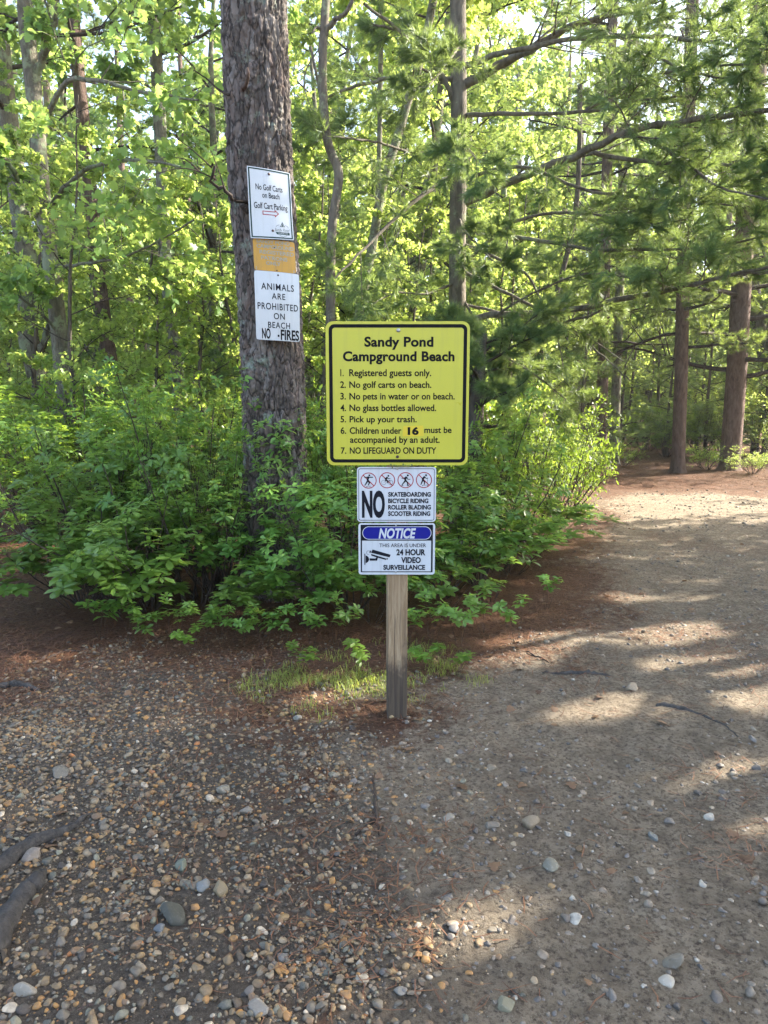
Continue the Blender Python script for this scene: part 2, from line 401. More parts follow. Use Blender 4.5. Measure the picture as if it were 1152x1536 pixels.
XS = stretch(-320, 320, -3.4, 4.6, .03, 0); YS = stretch(-160, 420, 1.2, 8.0, .03, 0)
ground_obj('ground', XS, YS)
PX = np.concatenate([np.arange(-.6, 4.6, .03), np.arange(4.6, 9.2, .12)]); PY = np.concatenate([np.arange(.1, 1.2, .08), np.arange(1.2, 7, .03), np.arange(7, 15.5, .07)])
ground_obj('dirt_path', PX, PY, lambda g, p, a: np.clip(p - .5, -1, .16) * .1 - .012 + np.where(g > .5, -.03, 0), lambda g, p: p > .3)
def ghz(x, y):
    x = np.atleast_1d(np.asarray(x, float)); y = np.atleast_1d(np.asarray(y, float))
    q = np.stack([x, y, x * 0], 1); near = np.clip((7 - np.hypot(x, y)) / 3, 0, 1)
    return gz(x, y) + near * (fbm(q * 16, 4) * .006 + np.abs(fbm(q * 34 + 5, 2)) * .006)
def gh(x, y): return float(ghz(x, y)[0])

# ------------------------------------------------------------------ big trunk with furrowed bark
def bark_field(u, v, cell):
    # Worley F2-F1 in (u, v): deep furrows between plates
    U = u / cell[0]; Vv = v / cell[1]; iu = np.floor(U).astype(int); iv = np.floor(Vv).astype(int)
    f1 = np.full(U.shape, 9.); f2 = np.full(U.shape, 9.)
    for a in (-1, 0, 1):
        for b in (-1, 0, 1):
            cu, cv = iu + a, iv + b
            h = _perm[(_perm[cu & 255] + cv) & 255]; h2 = _perm[(h + 57) & 255]
            d = np.hypot(U - cu - h / 256., Vv - cv - h2 / 256.)
            f2 = np.where(d < f1, f1, np.minimum(f2, d)); f1 = np.minimum(f1, d)
    return f2 - f1
def big_trunk(path, rad, zs, nz_, seed=0, amp=.026):
    P = smooth_path(path, nz_); Rr = np.interp(np.linspace(0, 1, nz_), np.linspace(0, 1, len(rad)), rad); ns = 260
    a = np.linspace(0, 2 * np.pi, ns, endpoint=False)
    A, K = np.meshgrid(a, np.arange(nz_)); Z = P[:, 2][K]; r = Rr[K]
    q = np.stack([np.cos(A) * r * 3, np.sin(A) * r * 3, Z * .8 + seed], -1)
    u = A * .21 + .035 * fbm(q * 2.5, 3); v = Z + .08 * fbm(q * 2.5 + 40, 3)
    e = bark_field(u, v, (.040, .19)); e2 = bark_field(u + 3, v + 7, (.017, .05))
    h = np.clip(e * 2.2, 0, 1) ** .6 * amp + np.clip(e2 * 2, 0, 1) * amp * .35 + fbm(q * 24, 3) * amp * .3 + fbm(q * .9, 2) * .012
    flare = 1 + .35 * np.exp(-Z / .16) * (1 + .4 * np.cos(A * 5 + seed))
    rr = r * flare - amp * .9 + h
    V = np.stack([P[:, 0][K] + np.cos(A) * rr, P[:, 1][K] + np.sin(A) * rr, Z], -1).reshape(-1, 3)
    i = np.arange(nz_ - 1)[:, None] * ns; j = np.arange(ns)[None]; j2 = (j + 1) % ns
    F = np.stack([i + j, i + j2, i + ns + j2, i + ns + j], -1).reshape(-1, 4)
    return V, F

def limb(pts, r0, r1, n=18, wig=.02, sides=8):
    P = smooth_path(pts, n); P = P + np.linspace(0, 1, n)[:, None] * 0 + rng.normal(0, wig, (n, 3)) * np.minimum(1, np.arange(n) / 3)[:, None]
    return P, np.linspace(r0, r1, n), sides

# --- the signed pine
root = thing('pine_tree', 'thick straight pine trunk with rough plated bark that carries three nailed signs', 'tree', (0, 0, 0))
TP = [at(416, 905, 5.4), at(414, 750, 5.4), at(411, 600, 5.4), at(405, 450, 5.4), at(392, 250, 5.4), at(381, 0, 5.4), at(370, -300, 5.4)]
TP[0][2] = -.05; base = TP[0]
top = TP[-1] + (TP[-1] - TP[-2]) * .2
g = Geo().add(*big_trunk(TP, [.25, .232, .226, .221, .222, .226, .22], 0, 900))
g.build('trunk', M['bark'], root)
up = np.array([TP[-1] + [0, 0, -.05], TP[-1] + [-.1, 0, 4], TP[-1] + [-.2, .1, 9], TP[-1] + [-.2, .1, 14]])
g = Geo().add(*tube(smooth_path(up, 16), np.linspace(.215, .04, 16), 12)); g.build('upper_trunk', M['bark'], root)
wood, sites = Geo(), []
for i in range(26):
    p, _ = sample(up, .35 + .62 * i / 26); a = i * 2.4; d = np.array([math.cos(a), math.sin(a), .25])
    L = 2.6 * (1 - .5 * i / 26); q = walk(p, d, L, 7, .08, .01); wood.add(*tube(q, np.linspace(.035, .012, 7), 5)); sprout(q, .03, L, PIN, 0, wood, sites)
cg = Geo(); cg.merge(wood); p, d = split(sites); add_tufts(cg, p, d, .16, .014, 7, 1)
cg.build('crown', [M['twig'], M['needle_far']], root)
g = Geo()
P, r, s = limb([at(372, 318, 5.2), at(350, 297, 5.1), at(325, 270, 5.0), at(316, 248, 4.95)], .017, .008); g.add(*tube(P, r, s))
for q in ([(325, 270), (300, 258), (270, 252), (232, 262)], [(318, 252), (300, 235), (285, 222), (262, 205)], [(337, 284), (330, 262), (322, 240), (316, 225)], [(300, 258), (280, 240), (262, 236)]):
    P = smooth_path([at(x, y, 5.0 - .003 * (330 - x)) for x, y in q], 8); g.add(*tube(P, np.linspace(.006, .002, 8), 5))
g.build('dead_branch', M['twig'], root)
g = Geo()
for q in ([(350, 138), (342, 142), (326, 133), (310, 118), (290, 105)],): g.add(*tube(smooth_path([at(x, y, 5.25) for x, y in q], 9), np.linspace(.012, .003, 9), 6))
g.build('thin_branch', M['twig'], root)
g = Geo().add(*tube(smooth_path([at(364, 135, 5.22), at(369, 126, 5.12), at(372, 112, 5.06), at(371, 100, 5.05)], 8), np.array([.026, .02, .015, .013, .012, .011, .009, .001]), 8))
g.build('branch_stub', M['bark_red'], root)

# ------------------------------------------------------------------ tree prototypes
TREES = {}
def tree_proto(kind, seed, far=False):
    global rng
    rng = np.random.default_rng(seed)
    wood, sites, trunk, fol = Geo(), [], Geo(), Geo()
    if kind == 'broad':
        H = rng.uniform(9, 12); P = walk((0, 0, -.1), (0, 0, 1), H, 14, .05, .05); r0 = .13
        nl, lo, L0, az = 15, .22, 2.6, 30
    elif kind == 'understory':
        H = rng.uniform(4.5, 6.5); P = walk((0, 0, -.1), (rng.normal(0, .1), 0, 1), H, 12, .07, .05); r0 = .05
        nl, lo, L0, az = 16, .12, 1.7, 25
    elif kind == 'pine':
        H = rng.uniform(13, 16); P = walk((0, 0, -.1), (0, 0, 1), H, 16, .02, .05); r0 = .17
        nl, lo, L0, az = 22, .32, 2.6, 5
    elif kind == 'young_pine':
        H = rng.uniform(4.5, 6); P = walk((0, 0, -.1), (0, 0, 1), H, 10, .03, .1); r0 = .06
        nl, lo, L0, az = 24, .05, 1.5, 12
    n = len(P); trunk.add(*tube(P, np.linspace(r0, r0 * .15, n) * np.concatenate([[1.35, 1.08], np.ones(n - 2)]), 14))
    for i in range(nl):
        t = lo + (1 - lo) * (i + .5 * rng.random()) / nl; p, T = sample(P, t); a = i * 2.39996 + rng.normal(0, .3)
        el = R(az) + rng.normal(0, .12); d = np.array([math.cos(a) * math.cos(el), math.sin(a) * math.cos(el), math.sin(el)])
        L = L0 * (1 - .55 * t if kind != 'young_pine' else 1.05 - t) * rng.uniform(.7, 1.15)
        q = walk(p, d, L, 7, .1, -.01); r = r0 * .28 * (1.1 - .7 * t)
        wood.add(*tube(q, np.linspace(r, r * .35, 7), 6))
        sp = dict(BRD if kind in ('broad', 'understory') else PIN)
        if kind == 'understory': sp['n'] = [7, 5]
        if kind == 'young_pine': sp['n'] = [7, 4]; sp['k'] = 3
        sprout(q, r, L, sp, 0, wood, sites)
    p, d = split(sites)
    if far: add_leaves(fol, p[::2], d[::2], .30, 1, LEAF_DIAMOND); return trunk, fol, H
    fol.merge(wood, mat=0)
    if kind == 'broad': add_leaves(fol, p, d, .082, 1, LEAF_MAPLE)
    elif kind == 'understory': add_leaves(fol, p, d, .072, 1, LEAF_MAPLE)
    elif kind == 'pine': add_tufts(fol, p, d, .15, .011, 9, 1)
    else: add_tufts(fol, p, d, .12, .009, 11, 1)
    return trunk, fol, H
SPEC = {'broad': ('bark_grey', 'maple'), 'understory': ('bark_dark', 'yellow'), 'pine': ('bark_red', 'needle_far'), 'young_pine': ('bark_dark', 'needle')}
for kind, k in (('broad', 3), ('understory', 3), ('pine', 3), ('young_pine', 2)):
    for i in range(k):
        tg, fg, H = tree_proto(kind, 100 + 10 * len(kind) + i)
        b_, l_ = SPEC[kind]
        TREES[kind, i] = (tg.mesh('trunk', M[b_]), fg.mesh('crown', [M['twig'], M[l_]]), tg, fg, H)
rng = np.random.default_rng(77)
NAMES = {'broad': 'broadleaf_tree', 'understory': 'sapling', 'pine': 'pine_tree', 'young_pine': 'young_pine'}
_ym = {}
def plant_tree(kind, i, x, y, s, label, group, rz=None, name=None, cat='tree', leaf=None):
    tm, cm, *_ = TREES[kind, i]
    if leaf:
        if (kind, i) not in _ym: _ym[kind, i] = cm.copy(); _ym[kind, i].materials[1] = M[leaf]
        cm = _ym[kind, i]
    r = thing(name or NAMES[kind], label, cat, (x, y, gh(x, y) - .02), rng.uniform(0, 6.28) if rz is None else rz, group)
    r.scale = (s, s, s)
    for nm, me in (('trunk', tm), ('crown', cm)):
        o = bpy.data.objects.new(nm, me); COL.objects.link(o); o.parent = r
    return r

# --- individual trees with a trunk of their own in the photograph
def own_tree(name, label, pts, D, r, bark, crown=None, ext=3.0, extra=(), leaf='maple', seed=1, r_top=None, base_z=None, sides=16, group=None):
    """pts: trunk axis top to bottom as image columns/rows at distance D, r in metres (bottom, top)."""
    global rng
    rng = np.random.default_rng(seed)
    P = [at(px, py, D) for px, py in pts][::-1]
    b = P[0].copy(); b[2] = gh(b[0], b[1]) - .05
    if P[0][2] > b[2] + .1:
        dirn = (P[1] - P[0]); k = (P[0][2] - b[2]) / max(.3, dirn[2]); b[0] -= dirn[0] * min(k, 1.2) * .5; P = [b] + P
    else: P[0][2] = b[2]
    if ext: P.append(P[-1] + norm(P[-1] - P[-2]) * ext * .5); P.append(P[-1] + np.array([0, 0, 1]) * ext * .5)
    n = max(20, len(P) * 6); Q = smooth_path(P, n); rr = np.linspace(r[0], r[1], n); rr[0] *= 1.5; rr[1] *= 1.15
    c = P[0].copy(); root = thing(name, label, 'tree', tuple(c), 0, group)
    Geo().add(*tube(Q - c, rr, sides)).build('trunk', M[bark], root)
    wood, sites = Geo(), []
    if crown:
        for i in range(crown['n']):
            t = crown['lo'] + (1 - crown['lo']) * (i + rng.random()) / crown['n']; p, T = sample(Q, t); a = i * 2.4 + rng.normal(0, .4)
            el = crown.get('el', .35); d = np.array([math.cos(a), math.sin(a), el]); L = crown['L'] * rng.uniform(.6, 1.15)
            q = walk(p, d, L, 7, .1, 0); rl = max(.008, np.interp(t, [0, 1], r) * .3); wood.add(*tube(q, np.linspace(rl, rl * .35, 7), 6))
            sprout(q, rl, L, crown.get('spec', BRD), 0, wood, sites)
    if sites:
        fg = Geo(); fg.merge(wood, t=-c, mat=0); p, d = split(sites); p = p - c
        if leaf.startswith('needle'): add_tufts(fg, p, d, crown.get('ls', .12), crown.get('lw', .006), crown.get('lk', 14), 1)
        else: add_leaves(fg, p, d, crown.get('ls', .1), 1, LEAF_MAPLE)
        fg.build('crown', [M['twig'], M[leaf]], root)
    for nm, pl, D0, D1, ra, rb, lf in extra:
        k = len(pl); L = [at(x, y, D0 + (D1 - D0) * i / (k - 1)) - c for i, (x, y) in enumerate(pl)]
        Pl = smooth_path(L, 22) + np.concatenate([np.zeros((2, 3)), rng.normal(0, ra * .22, (20, 3))]); gl = Geo().add(*tube(Pl, np.linspace(ra, rb, 22), 8)); mats = [M[bark]]
        if lf:
            ws, ss = Geo(), []; Ll = np.linalg.norm(Pl[-1] - Pl[0])
            sprout(Pl, ra * .7, min(Ll, 2.6), lf[0], 0, ws, ss); gl.merge(ws); pp, dd = split(ss); mats.append(M[lf[1]])
            if lf[1].startswith('needle'): add_tufts(gl, pp, dd, .12, .006, int(lf[2] * .72), 1)
            else: add_leaves(gl, pp, dd, lf[2], 1, LEAF_MAPLE)
        gl.build(nm, mats, root)
    return root
B7 = dict(BRD, n=[8, 5]); PNR = dict(PIN, n=[13, 7], k=5, t0=.35)
own_tree('oak_tree', 'pale lichen covered oak trunk with a high fork at far left', [(36, -60), (40, 40), (52, 150), (64, 300), (82, 440), (94, 560), (100, 660)], 9.0, (.105, .08), 'bark_grey',
    dict(n=9, lo=.62, L=2.0), 3, extra=[('limb', [(56, 110), (68, 75), (80, 40), (88, -20)], 9, 8.6, .05, .03, (B7, 'maple', .1)),
        ('limb', [(60, 330), (40, 300), (20, 255), (-10, 225)], 9, 8.2, .04, .02, (B7, 'maple', .1)),
        ('limb', [(60, 200), (95, 128), (145, 120), (215, 138), (300, 150)], 9, 7.4, .035, .010, (B7, 'maple', .1)),
        ('limb', [(75, 310), (120, 260), (190, 240), (270, 250)], 9, 7.2, .03, .010, (B7, 'maple', .1)),
        ('limb', [(80, 400), (130, 395), (200, 380), (290, 330)], 9, 7.4, .022, .008, (B7, 'maple', .1)),
        ('limb', [(90, 500), (60, 470), (20, 440), (-20, 430)], 9, 8.0, .022, .008, (B7, 'maple', .1))], seed=21)
own_tree('pine_tree', 'crooked grey tree with a short broken stub behind the pale oak', [(22, 250), (34, 350), (44, 420), (42, 500), (58, 570), (72, 640)], 11.0, (.16, .12), 'bark_grey', dict(n=6, lo=.7, L=1.6), 3,
    extra=[('branch_stub', [(58, 528), (66, 515), (69, 498), (73, 488)], 10.9, 10.8, .06, .035, None), ('limb', [(40, 515), (20, 492), (-15, 485)], 11, 10.8, .05, .03, None)], seed=22)
own_tree('pine_tree', 'dark leaning pine trunk between the pale oak and the lichen patched tree', [(132, 250), (142, 350), (152, 450), (168, 560), (185, 680)], 12.0, (.13, .09), 'bark_red', dict(n=6, lo=.7, L=1.8, spec=PIN), 4, leaf='needle_far',
    extra=[('limb', [(150, 440), (130, 380), (105, 350)], 12, 11.6, .03, .012, None), ('limb', [(150, 400), (190, 330), (215, 300)], 12, 11.6, .03, .012, None)], seed=23)
own_tree('oak_tree', 'tall lichen patched oak trunk left of the signed pine', [(226, -80), (231, 30), (238, 150), (244, 280), (248, 390), (262, 520), (272, 640)], 10.5, (.10, .075), 'bark_grey', dict(n=8, lo=.6, L=1.9), 3,
    extra=[('limb', [(236, 140), (205, 120), (160, 112)], 10.5, 10, .02, .008, (B7, 'maple', .1)), ('limb', [(250, 420), (290, 440), (330, 470)], 10.5, 9, .02, .008, (B7, 'yellow', .09))], seed=24)
own_tree('slender_tree', 'black crooked slender tree with a hooked top branch right of the signed pine', [(492, -40), (487, 30), (484, 80), (485, 150), (492, 215), (508, 262), (499, 330), (496, 400), (496, 480)], 7.6, (.05, .038), 'bark_mid', None, 2.5,
    extra=[('limb', [(486, 55), (500, 32), (520, 18), (531, -12)], 7.6, 7.4, .03, .015, None), ('limb', [(484, 48), (476, 40), (468, 50)], 7.6, 7.5, .018, .006, None), ('thin_branch', [(482, 70), (462, 98), (456, 130), (468, 165)], 7.6, 7.5, .008, .004, None),
        ('thin_branch', [(466, 70), (474, 110), (480, 140)], 7.7, 7.6, .012, .016, None)], seed=25)
own_tree('slender_tree', 'slender leaning tree crossing upward to the right between the crooked tree and the limbed pine', [(648, 10), (636, 70), (618, 130), (598, 200), (574, 280), (558, 370), (544, 440), (538, 500)], 9.5, (.065, .045), 'bark_grey', dict(n=7, lo=.7, L=1.4), 2.5, leaf='yellow', seed=26)
own_tree('slender_tree', 'thin upright pole of a tree seen just left of the leaning one', [(571, 60), (570, 180), (566, 300), (556, 400), (540, 500)], 10.5, (.04, .03), 'bark_grey', dict(n=6, lo=.7, L=1.3), 2.5, leaf='yellow', seed=27)

# --- the limbed white pine that fills the upper right
n8 = lambda k=22: (PNR, 'needle', k)
own_tree('white_pine', 'white pine right of the yellow sign with long bare limbs reaching right', [(686, -120), (687, 0), (688, 150), (687, 300), (686, 420), (688, 520), (694, 640)], 8.6, (.108, .078), 'bark_mid', dict(n=14, lo=.72, L=2.2, spec=PIN, el=.15), 5, leaf='needle', seed=31, extra=[
    ('limb', [(700, 303), (760, 275), (860, 235), (935, 200), (1010, 183), (1152, 165), (1250, 150)], 8.5, 6.3, .05, .018, n8(26)),
    ('limb', [(695, 128), (750, 98), (800, 72), (858, 40), (960, 10), (1060, -30)], 8.6, 7.4, .055, .02, n8()),
    ('limb', [(695, 173), (760, 171), (880, 168), (960, 150), (1080, 140)], 8.6, 7.2, .028, .008, n8()),
    ('limb', [(695, 100), (760, 78), (900, 55), (1050, 62), (1180, 78)], 8.6, 6.6, .035, .010, n8()),
    ('limb', [(690, 480), (745, 472), (850, 466), (980, 440), (1030, 430), (1100, 412), (1200, 385)], 8.6, 6.4, .042, .012, n8(26)),
    ('limb', [(690, 515), (780, 507), (830, 490), (905, 465)], 8.6, 7.7, .03, .010, n8()),
    ('limb', [(690, 345), (800, 360), (900, 374), (1050, 372), (1170, 350)], 8.6, 6.8, .026, .008, n8(26)),
    ('limb', [(880, 226), (930, 238), (1020, 245), (1152, 250), (1200, 246)], 7.9, 6.6, .026, .008, n8(26)),
    ('limb', [(690, 270), (780, 250), (880, 285), (1000, 300), (1120, 310)], 8.6, 7.0, .024, .007, n8(26)),
    ('limb', [(690, 400), (780, 330), (880, 320), (960, 335), (1040, 330)], 8.6, 7.2, .022, .007, n8(26)),
    ('limb', [(880, 165), (960, 120), (1060, 100), (1180, 95)], 7.9, 6.3, .02, .006, n8(30)),
    ('limb', [(860, 40), (940, 60), (1040, 110), (1150, 120)], 8.2, 6.4, .02, .006, n8(30)),
    ('limb', [(935, 200), (1000, 225), (1080, 280), (1170, 300)], 7.6, 6.2, .018, .006, n8(30)),
    ('limb', [(745, 472), (800, 440), (880, 410), (960, 420)], 8.2, 7.2, .016, .005, n8(26)),
    ('limb', [(686, 195), (692, 208), (705, 226), (715, 240)], 8.5, 7.2, .016, .005, n8(30)),
    ('limb', [(688, 70), (680, 82), (660, 110), (640, 130)], 8.5, 7.3, .016, .005, n8(28)),
    ('limb', [(690, 330), (696, 345), (720, 372), (745, 395)], 8.5, 7.4, .016, .005, n8(28)),
    ('limb', [(686, 118), (640, 118), (590, 117), (530, 130), (480, 150)], 8.6, 7.9, .03, .012, n8(16)),
    ('limb', [(686, 258), (655, 278), (600, 320), (550, 370), (500, 420)], 8.6, 7.4, .03, .010, n8()),
    ('limb', [(686, 165), (660, 110), (625, 70), (590, 40), (545, 5)], 8.6, 8.0, .03, .014, None),
    ('limb', [(686, 85), (650, 62), (600, 45), (560, 38)], 8.6, 8.2, .024, .012, n8(14)),
    ('limb', [(686, 225), (620, 228), (560, 212), (500, 205)], 8.6, 7.4, .02, .008, n8()),
    ('dead_branch', [(690, 365), (740, 385), (790, 412), (815, 460), (830, 480)], 8.6, 8.0, .022, .008, None),
    ('dead_branch', [(690, 405), (770, 445), (850, 490), (905, 535), (945, 570)], 8.6, 7.6, .022, .006, None),
    ('dead_branch', [(690, 455), (790, 478), (870, 500), (940, 545)], 8.6, 7.8, .018, .004, None),
    ('limb', [(690, 440), (740, 520), (800, 560), (850, 600)], 8.6, 7.8, .018, .006, n8()),
    ('limb', [(690, 420), (640, 440), (590, 440), (540, 470)], 8.6, 7.8, .018, .006, n8(16))])
own_tree('dead_trunk', 'broad dark dead trunk half hidden behind the right edge of the yellow sign', [(726, 500), (720, 548), (714, 600), (708, 660), (700, 740)], 7.4, (.17, .03), 'bark_dark', dict(n=16, lo=.45, L=.75, spec=PIN, lw=.005, lk=20), 0, seed=32, leaf='needle')
own_tree('pine_tree', 'reddish pine trunk with a sunlit edge, rightmost beside the far end of the path', [(1128, 200), (1118, 330), (1112, 430), (1106, 540), (1099, 640), (1093, 712)], 15.2, (.21, .17), 'bark_red', dict(n=34, lo=.24, L=2.2, spec=PIN, lw=.009, el=.05), 5, leaf='needle_far', seed=33)
own_tree('pine_tree', 'straight slim pine trunk with a bright right edge standing left of the reddish pine', [(1032, 200), (1027, 340), (1024, 450), (1021, 580), (1016, 715)], 14.9, (.135, .11), 'bark_red', dict(n=30, lo=.24, L=1.9, spec=PIN, lw=.009, el=.05), 5, leaf='needle_far', seed=34)
own_tree('pine_tree', 'pine trunk at the left edge of the path where it enters the woods', [(908, 380), (905, 520), (903, 620), (902, 715)], 15.5, (.12, .10), 'bark_red', dict(n=20, lo=.40, L=1.6, spec=PIN, lw=.009, el=.05), 5, leaf='needle_far', seed=35)
own_tree('pine_tree', 'greyish trunk just right of the pine where the path enters the woods', [(930, 400), (925, 560), (920, 708)], 16.6, (.11, .09), 'bark_grey', dict(n=18, lo=.42, L=1.6, spec=PIN, lw=.009, el=.05), 5, leaf='needle_far', seed=36)
own_tree('slender_tree', 'dark leaning slender trunk above the shrubs right of the yellow sign', [(818, 500), (808, 540), (796, 590), (788, 640)], 12.5, (.055, .04), 'bark_dark', None, 4, seed=37)
own_tree('pine_tree', 'dark pine trunk cut off by the right edge above the reddish pine', [(1132, 150), (1130, 230), (1128, 300), (1130, 430), (1150, 560)], 19, (.17, .14), 'bark_dark', dict(n=10, lo=.4, L=2.2, spec=PIN), 5, leaf='needle_far', seed=38)
rng = np.random.default_rng(78)
# --- background trees of the wood
BG = [  # kind, proto, image column, distance, scale
    ('broad', 2, 655, 16, 1.15), ('broad', 0, 540, 19, 1.3), ('broad', 1, 590, 12.5, 1.0), ('broad', 0, 720, 20, 1.2), ('broad', 2, 480, 14, 1.0),     ('broad', 0, -60, 12, 1.0), ('broad', 1, 150, 15, .95), ('broad', 2, 425, 20, 1.0), ('broad', 0, 505, 15.5, 1.1), ('broad', 2, 770, 22, 1.35), ('broad', 0, 10, 14, 1.0), ('broad', 2, 330, 13.5, 1.0), ('broad', 0, 470, 17, 1.1), ('broad', 1, 600, 14, 1.0), ('broad', 2, 780, 18, 1.1), ('broad', 0, 560, 22, 1.2), ('broad', 1, 240, 21, .7), ('broad', 2, 20, 20, .7), ('broad', 1, 860, 23, 1.1), ('broad', 0, 1230, 20, 1.1), ('broad', 2, 1010, 27, 1.2), ('broad', 1, 420, 26, .9), ('broad', 2, -170, 17, 1.1), ('broad', 0, 740, 28, 1.3)]
for k, (kd, i, px, D, s) in enumerate(BG): plant_tree(kd, i, xat(px, D), D, s, 'broad leafed tree with sunlit green crown deep in the background wood', 'broadleaf trees of the background wood', leaf='yellow' if 440 < px < 830 else None)  # middle crowns take the yellower leaf to look more brightly sunlit
BGP = [(0, -10, 18, 1), (1, 110, 21, 1), (2, 300, 20, 1), (0, 395, 17, 1), (2, 830, 24, 1), (1, 1065, 27, 1), (2, 1190, 18, 1), (0, 500, 24, 1.1), (1, 205, 25, 1.1), (2, 60, 26, 1.1), (1, 900, 29, 1.1), (0, 1290, 24, 1)]
for i, px, D, s in BGP: plant_tree('pine', i, xat(px, D), D, s, 'tall pine with reddish trunk deep in the background wood', 'pines of the background wood')
BGU = [(0, 1010, 24, 1), (1, 1085, 20, .9), (2, 1135, 19, .9), (0, 985, 28, 1.1), (2, 1045, 28, 1.1), (1, 1200, 21, 1), (1, 120, 8.6, .75), (2, 240, 8.8, .7), (0, 390, 8.8, .7), (1, 470, 9.2, .7), (2, 600, 9.6, .75), (0, 775, 10.5, .75), (1, 930, 21, 1), (2, 1060, 26, 1), (0, 1130, 25, 1.1), (0, 60, 10.5, .9), (1, 200, 11.5, .9), (2, 300, 9.2, .8), (0, 440, 10.5, .9), (1, 550, 12, 1), (2, 640, 11.5, .9), (0, 740, 12.5, .9), (1, 820, 14, .8), (2, -60, 10, .8), (0, 130, 14, 1), (1, 380, 13, 1), (2, 490, 15, 1.1), (0, 700, 16, 1.1), (1, 875, 19, .9), (2, 1180, 17.5, .8), (0, 1080, 22, .9), (1, 1000, 30, 1), (2, 20, 13, .9), (0, 1150, 21, 1)]
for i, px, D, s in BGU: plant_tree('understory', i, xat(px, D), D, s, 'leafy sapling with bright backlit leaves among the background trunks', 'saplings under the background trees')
BGY = [(0, 1000, 19, .8), (1, 1060, 18.5, .85), (0, 1040, 23, 1), (1, 1150, 17.5, .8), (0, 1110, 21, 1), (1, 970, 24, 1), (0, 1230, 17, .9), (0, 760, 11, .8), (1, 815, 12, .8), (0, 690, 10.8, .75), (1, 640, 12, .8), (0, 870, 14, .85), (1, 930, 18.5, .8), (0, 1130, 19, .9), (1, 420, 10, .75), (0, 100, 12, .8), (1, 300, 11.5, .7), (0, 985, 22, 1), (1, 1045, 20.5, .9), (0, 1085, 24, 1), (1, 955, 27, .9), (0, 780, 13, .8), (1, 840, 16, .8), (1, 1190, 19, .9), (0, 590, 13, .7), (0, 215, 16, .8), (1, 10, 18, .8), (1, 1030, 27, 1.1)]
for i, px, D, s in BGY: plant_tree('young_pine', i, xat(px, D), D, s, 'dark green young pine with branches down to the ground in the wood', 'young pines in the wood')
# --- unseen trees outside the frame on the right, added to shade the clearing
SHADE = [('pine', 0, 8.0, 5.2, 1.05), ('pine', 1, 10.5, 8.2, 1.1), ('broad', 2, 8.6, 2.8, 1.0), ('pine', 2, 12.5, 5.0, 1.1), ('broad', 1, 13.0, 10.5, 1.1), ('pine', 0, 15.5, 8.5, 1.1), ('broad', 0, 11.5, .8, 1.1), ('young_pine', 0, 7.2, 4.2, 1.0), ('broad', 1, 16, 12.5, 1.1), ('pine', 1, 17, 3, 1.1), ('broad', 0, 6.6, 1.6, .85), ('pine', 2, 14.4, 9.2, 1.1), ('broad', 0, 13.6, 7.3, 1.1), ('broad', 2, 15.0, 10.8, 1.1), ('broad', 1, 12.4, 8.8, 1.0), ('broad', 2, 10.6, 5.0, .9), ('pine', 1, 9.0, 4.6, .9), ('broad', 1, 7.5, 6.2, .9), ('broad', 1, 7.2, 4.6, .9), ('broad', 2, 9.3, 6.2, 1.0), ('broad', 0, 7.6, 7.4, .85), ('broad', 1, 10.4, 10.2, 1.0), ('broad', 0, 9.6, 3.6, 1.0), ('broad', 2, 11.6, 6.8, 1.1), ('broad', 1, 6.2, 3.0, .75), ('broad', 2, 8.6, 9.2, .9)]
SUN_PATCHES = [gp(q) for q in ([(890, 940), (960, 928), (1070, 930), (1115, 948), (1070, 972), (960, 966)], [(940, 985), (1040, 978), (1152, 990), (1180, 1012), (1080, 1020), (980, 1008)], [(1020, 1180), (1080, 1140), (1200, 1105), (1240, 1150), (1180, 1205), (1070, 1222)], [(690, 962), (780, 945), (890, 952), (870, 975), (760, 990)], [(830, 1058), (900, 1036), (985, 1048), (960, 1078), (870, 1084)], [(370, 1055), (430, 1012), (600, 1010), (610, 1068), (470, 1088)], [(1080, 1040), (1150, 1020), (1210, 1050), (1140, 1075)], [(930, 885), (1060, 880), (1080, 892), (950, 900)])]  # ground outlines of the sun patches that the crowns are cut open for
def cut_sun_patches(root, fg, s):
    # crowns cut open along the sun direction to shape chosen sun patches below
    o = [c for c in root.children if c.name.startswith('crown')][0]; rz = root.rotation_euler.z
    V = np.concatenate(fg.V); c, sn = math.cos(rz), math.sin(rz)
    W = np.stack([V[:, 0] * c - V[:, 1] * sn, V[:, 0] * sn + V[:, 1] * c, V[:, 2]], 1) * s + np.array(root.location)
    G2 = W[:, :2] - W[:, 2:3] * np.array([SUNV.x / SUNV.z, SUNV.y / SUNV.z])
    q = np.concatenate([G2, G2[:, :1] * 0], 1); nz = fbm(q * 4, 3) * .13 + fbm(q * 13 + 3, 2) * .12 - .03
    ins = np.zeros(len(V), bool); ok = (np.abs(G2[:, 0]) < 5) & (G2[:, 1] > .5) & (G2[:, 1] < 9)
    for g in SUN_PATCHES: ins[ok] |= poly_sd(G2[ok], g) + nz[ok] > .0
    n = Geo(); n.V = [V]; n.n = len(V); n.F = [(F[~ins[F].any(1)], m) for F, m in fg.F]; n.F = [f for f in n.F if len(f[0])]
    o.data = n.mesh('crown', list(o.data.materials))
for kd, i, x, y, s in SHADE: r_ = plant_tree(kd, i, x, y, s, 'unseen tree right of the frame, added to shade the path', 'unseen shade trees right of the frame'); cut_sun_patches(r_, TREES[kd, i][3], s)
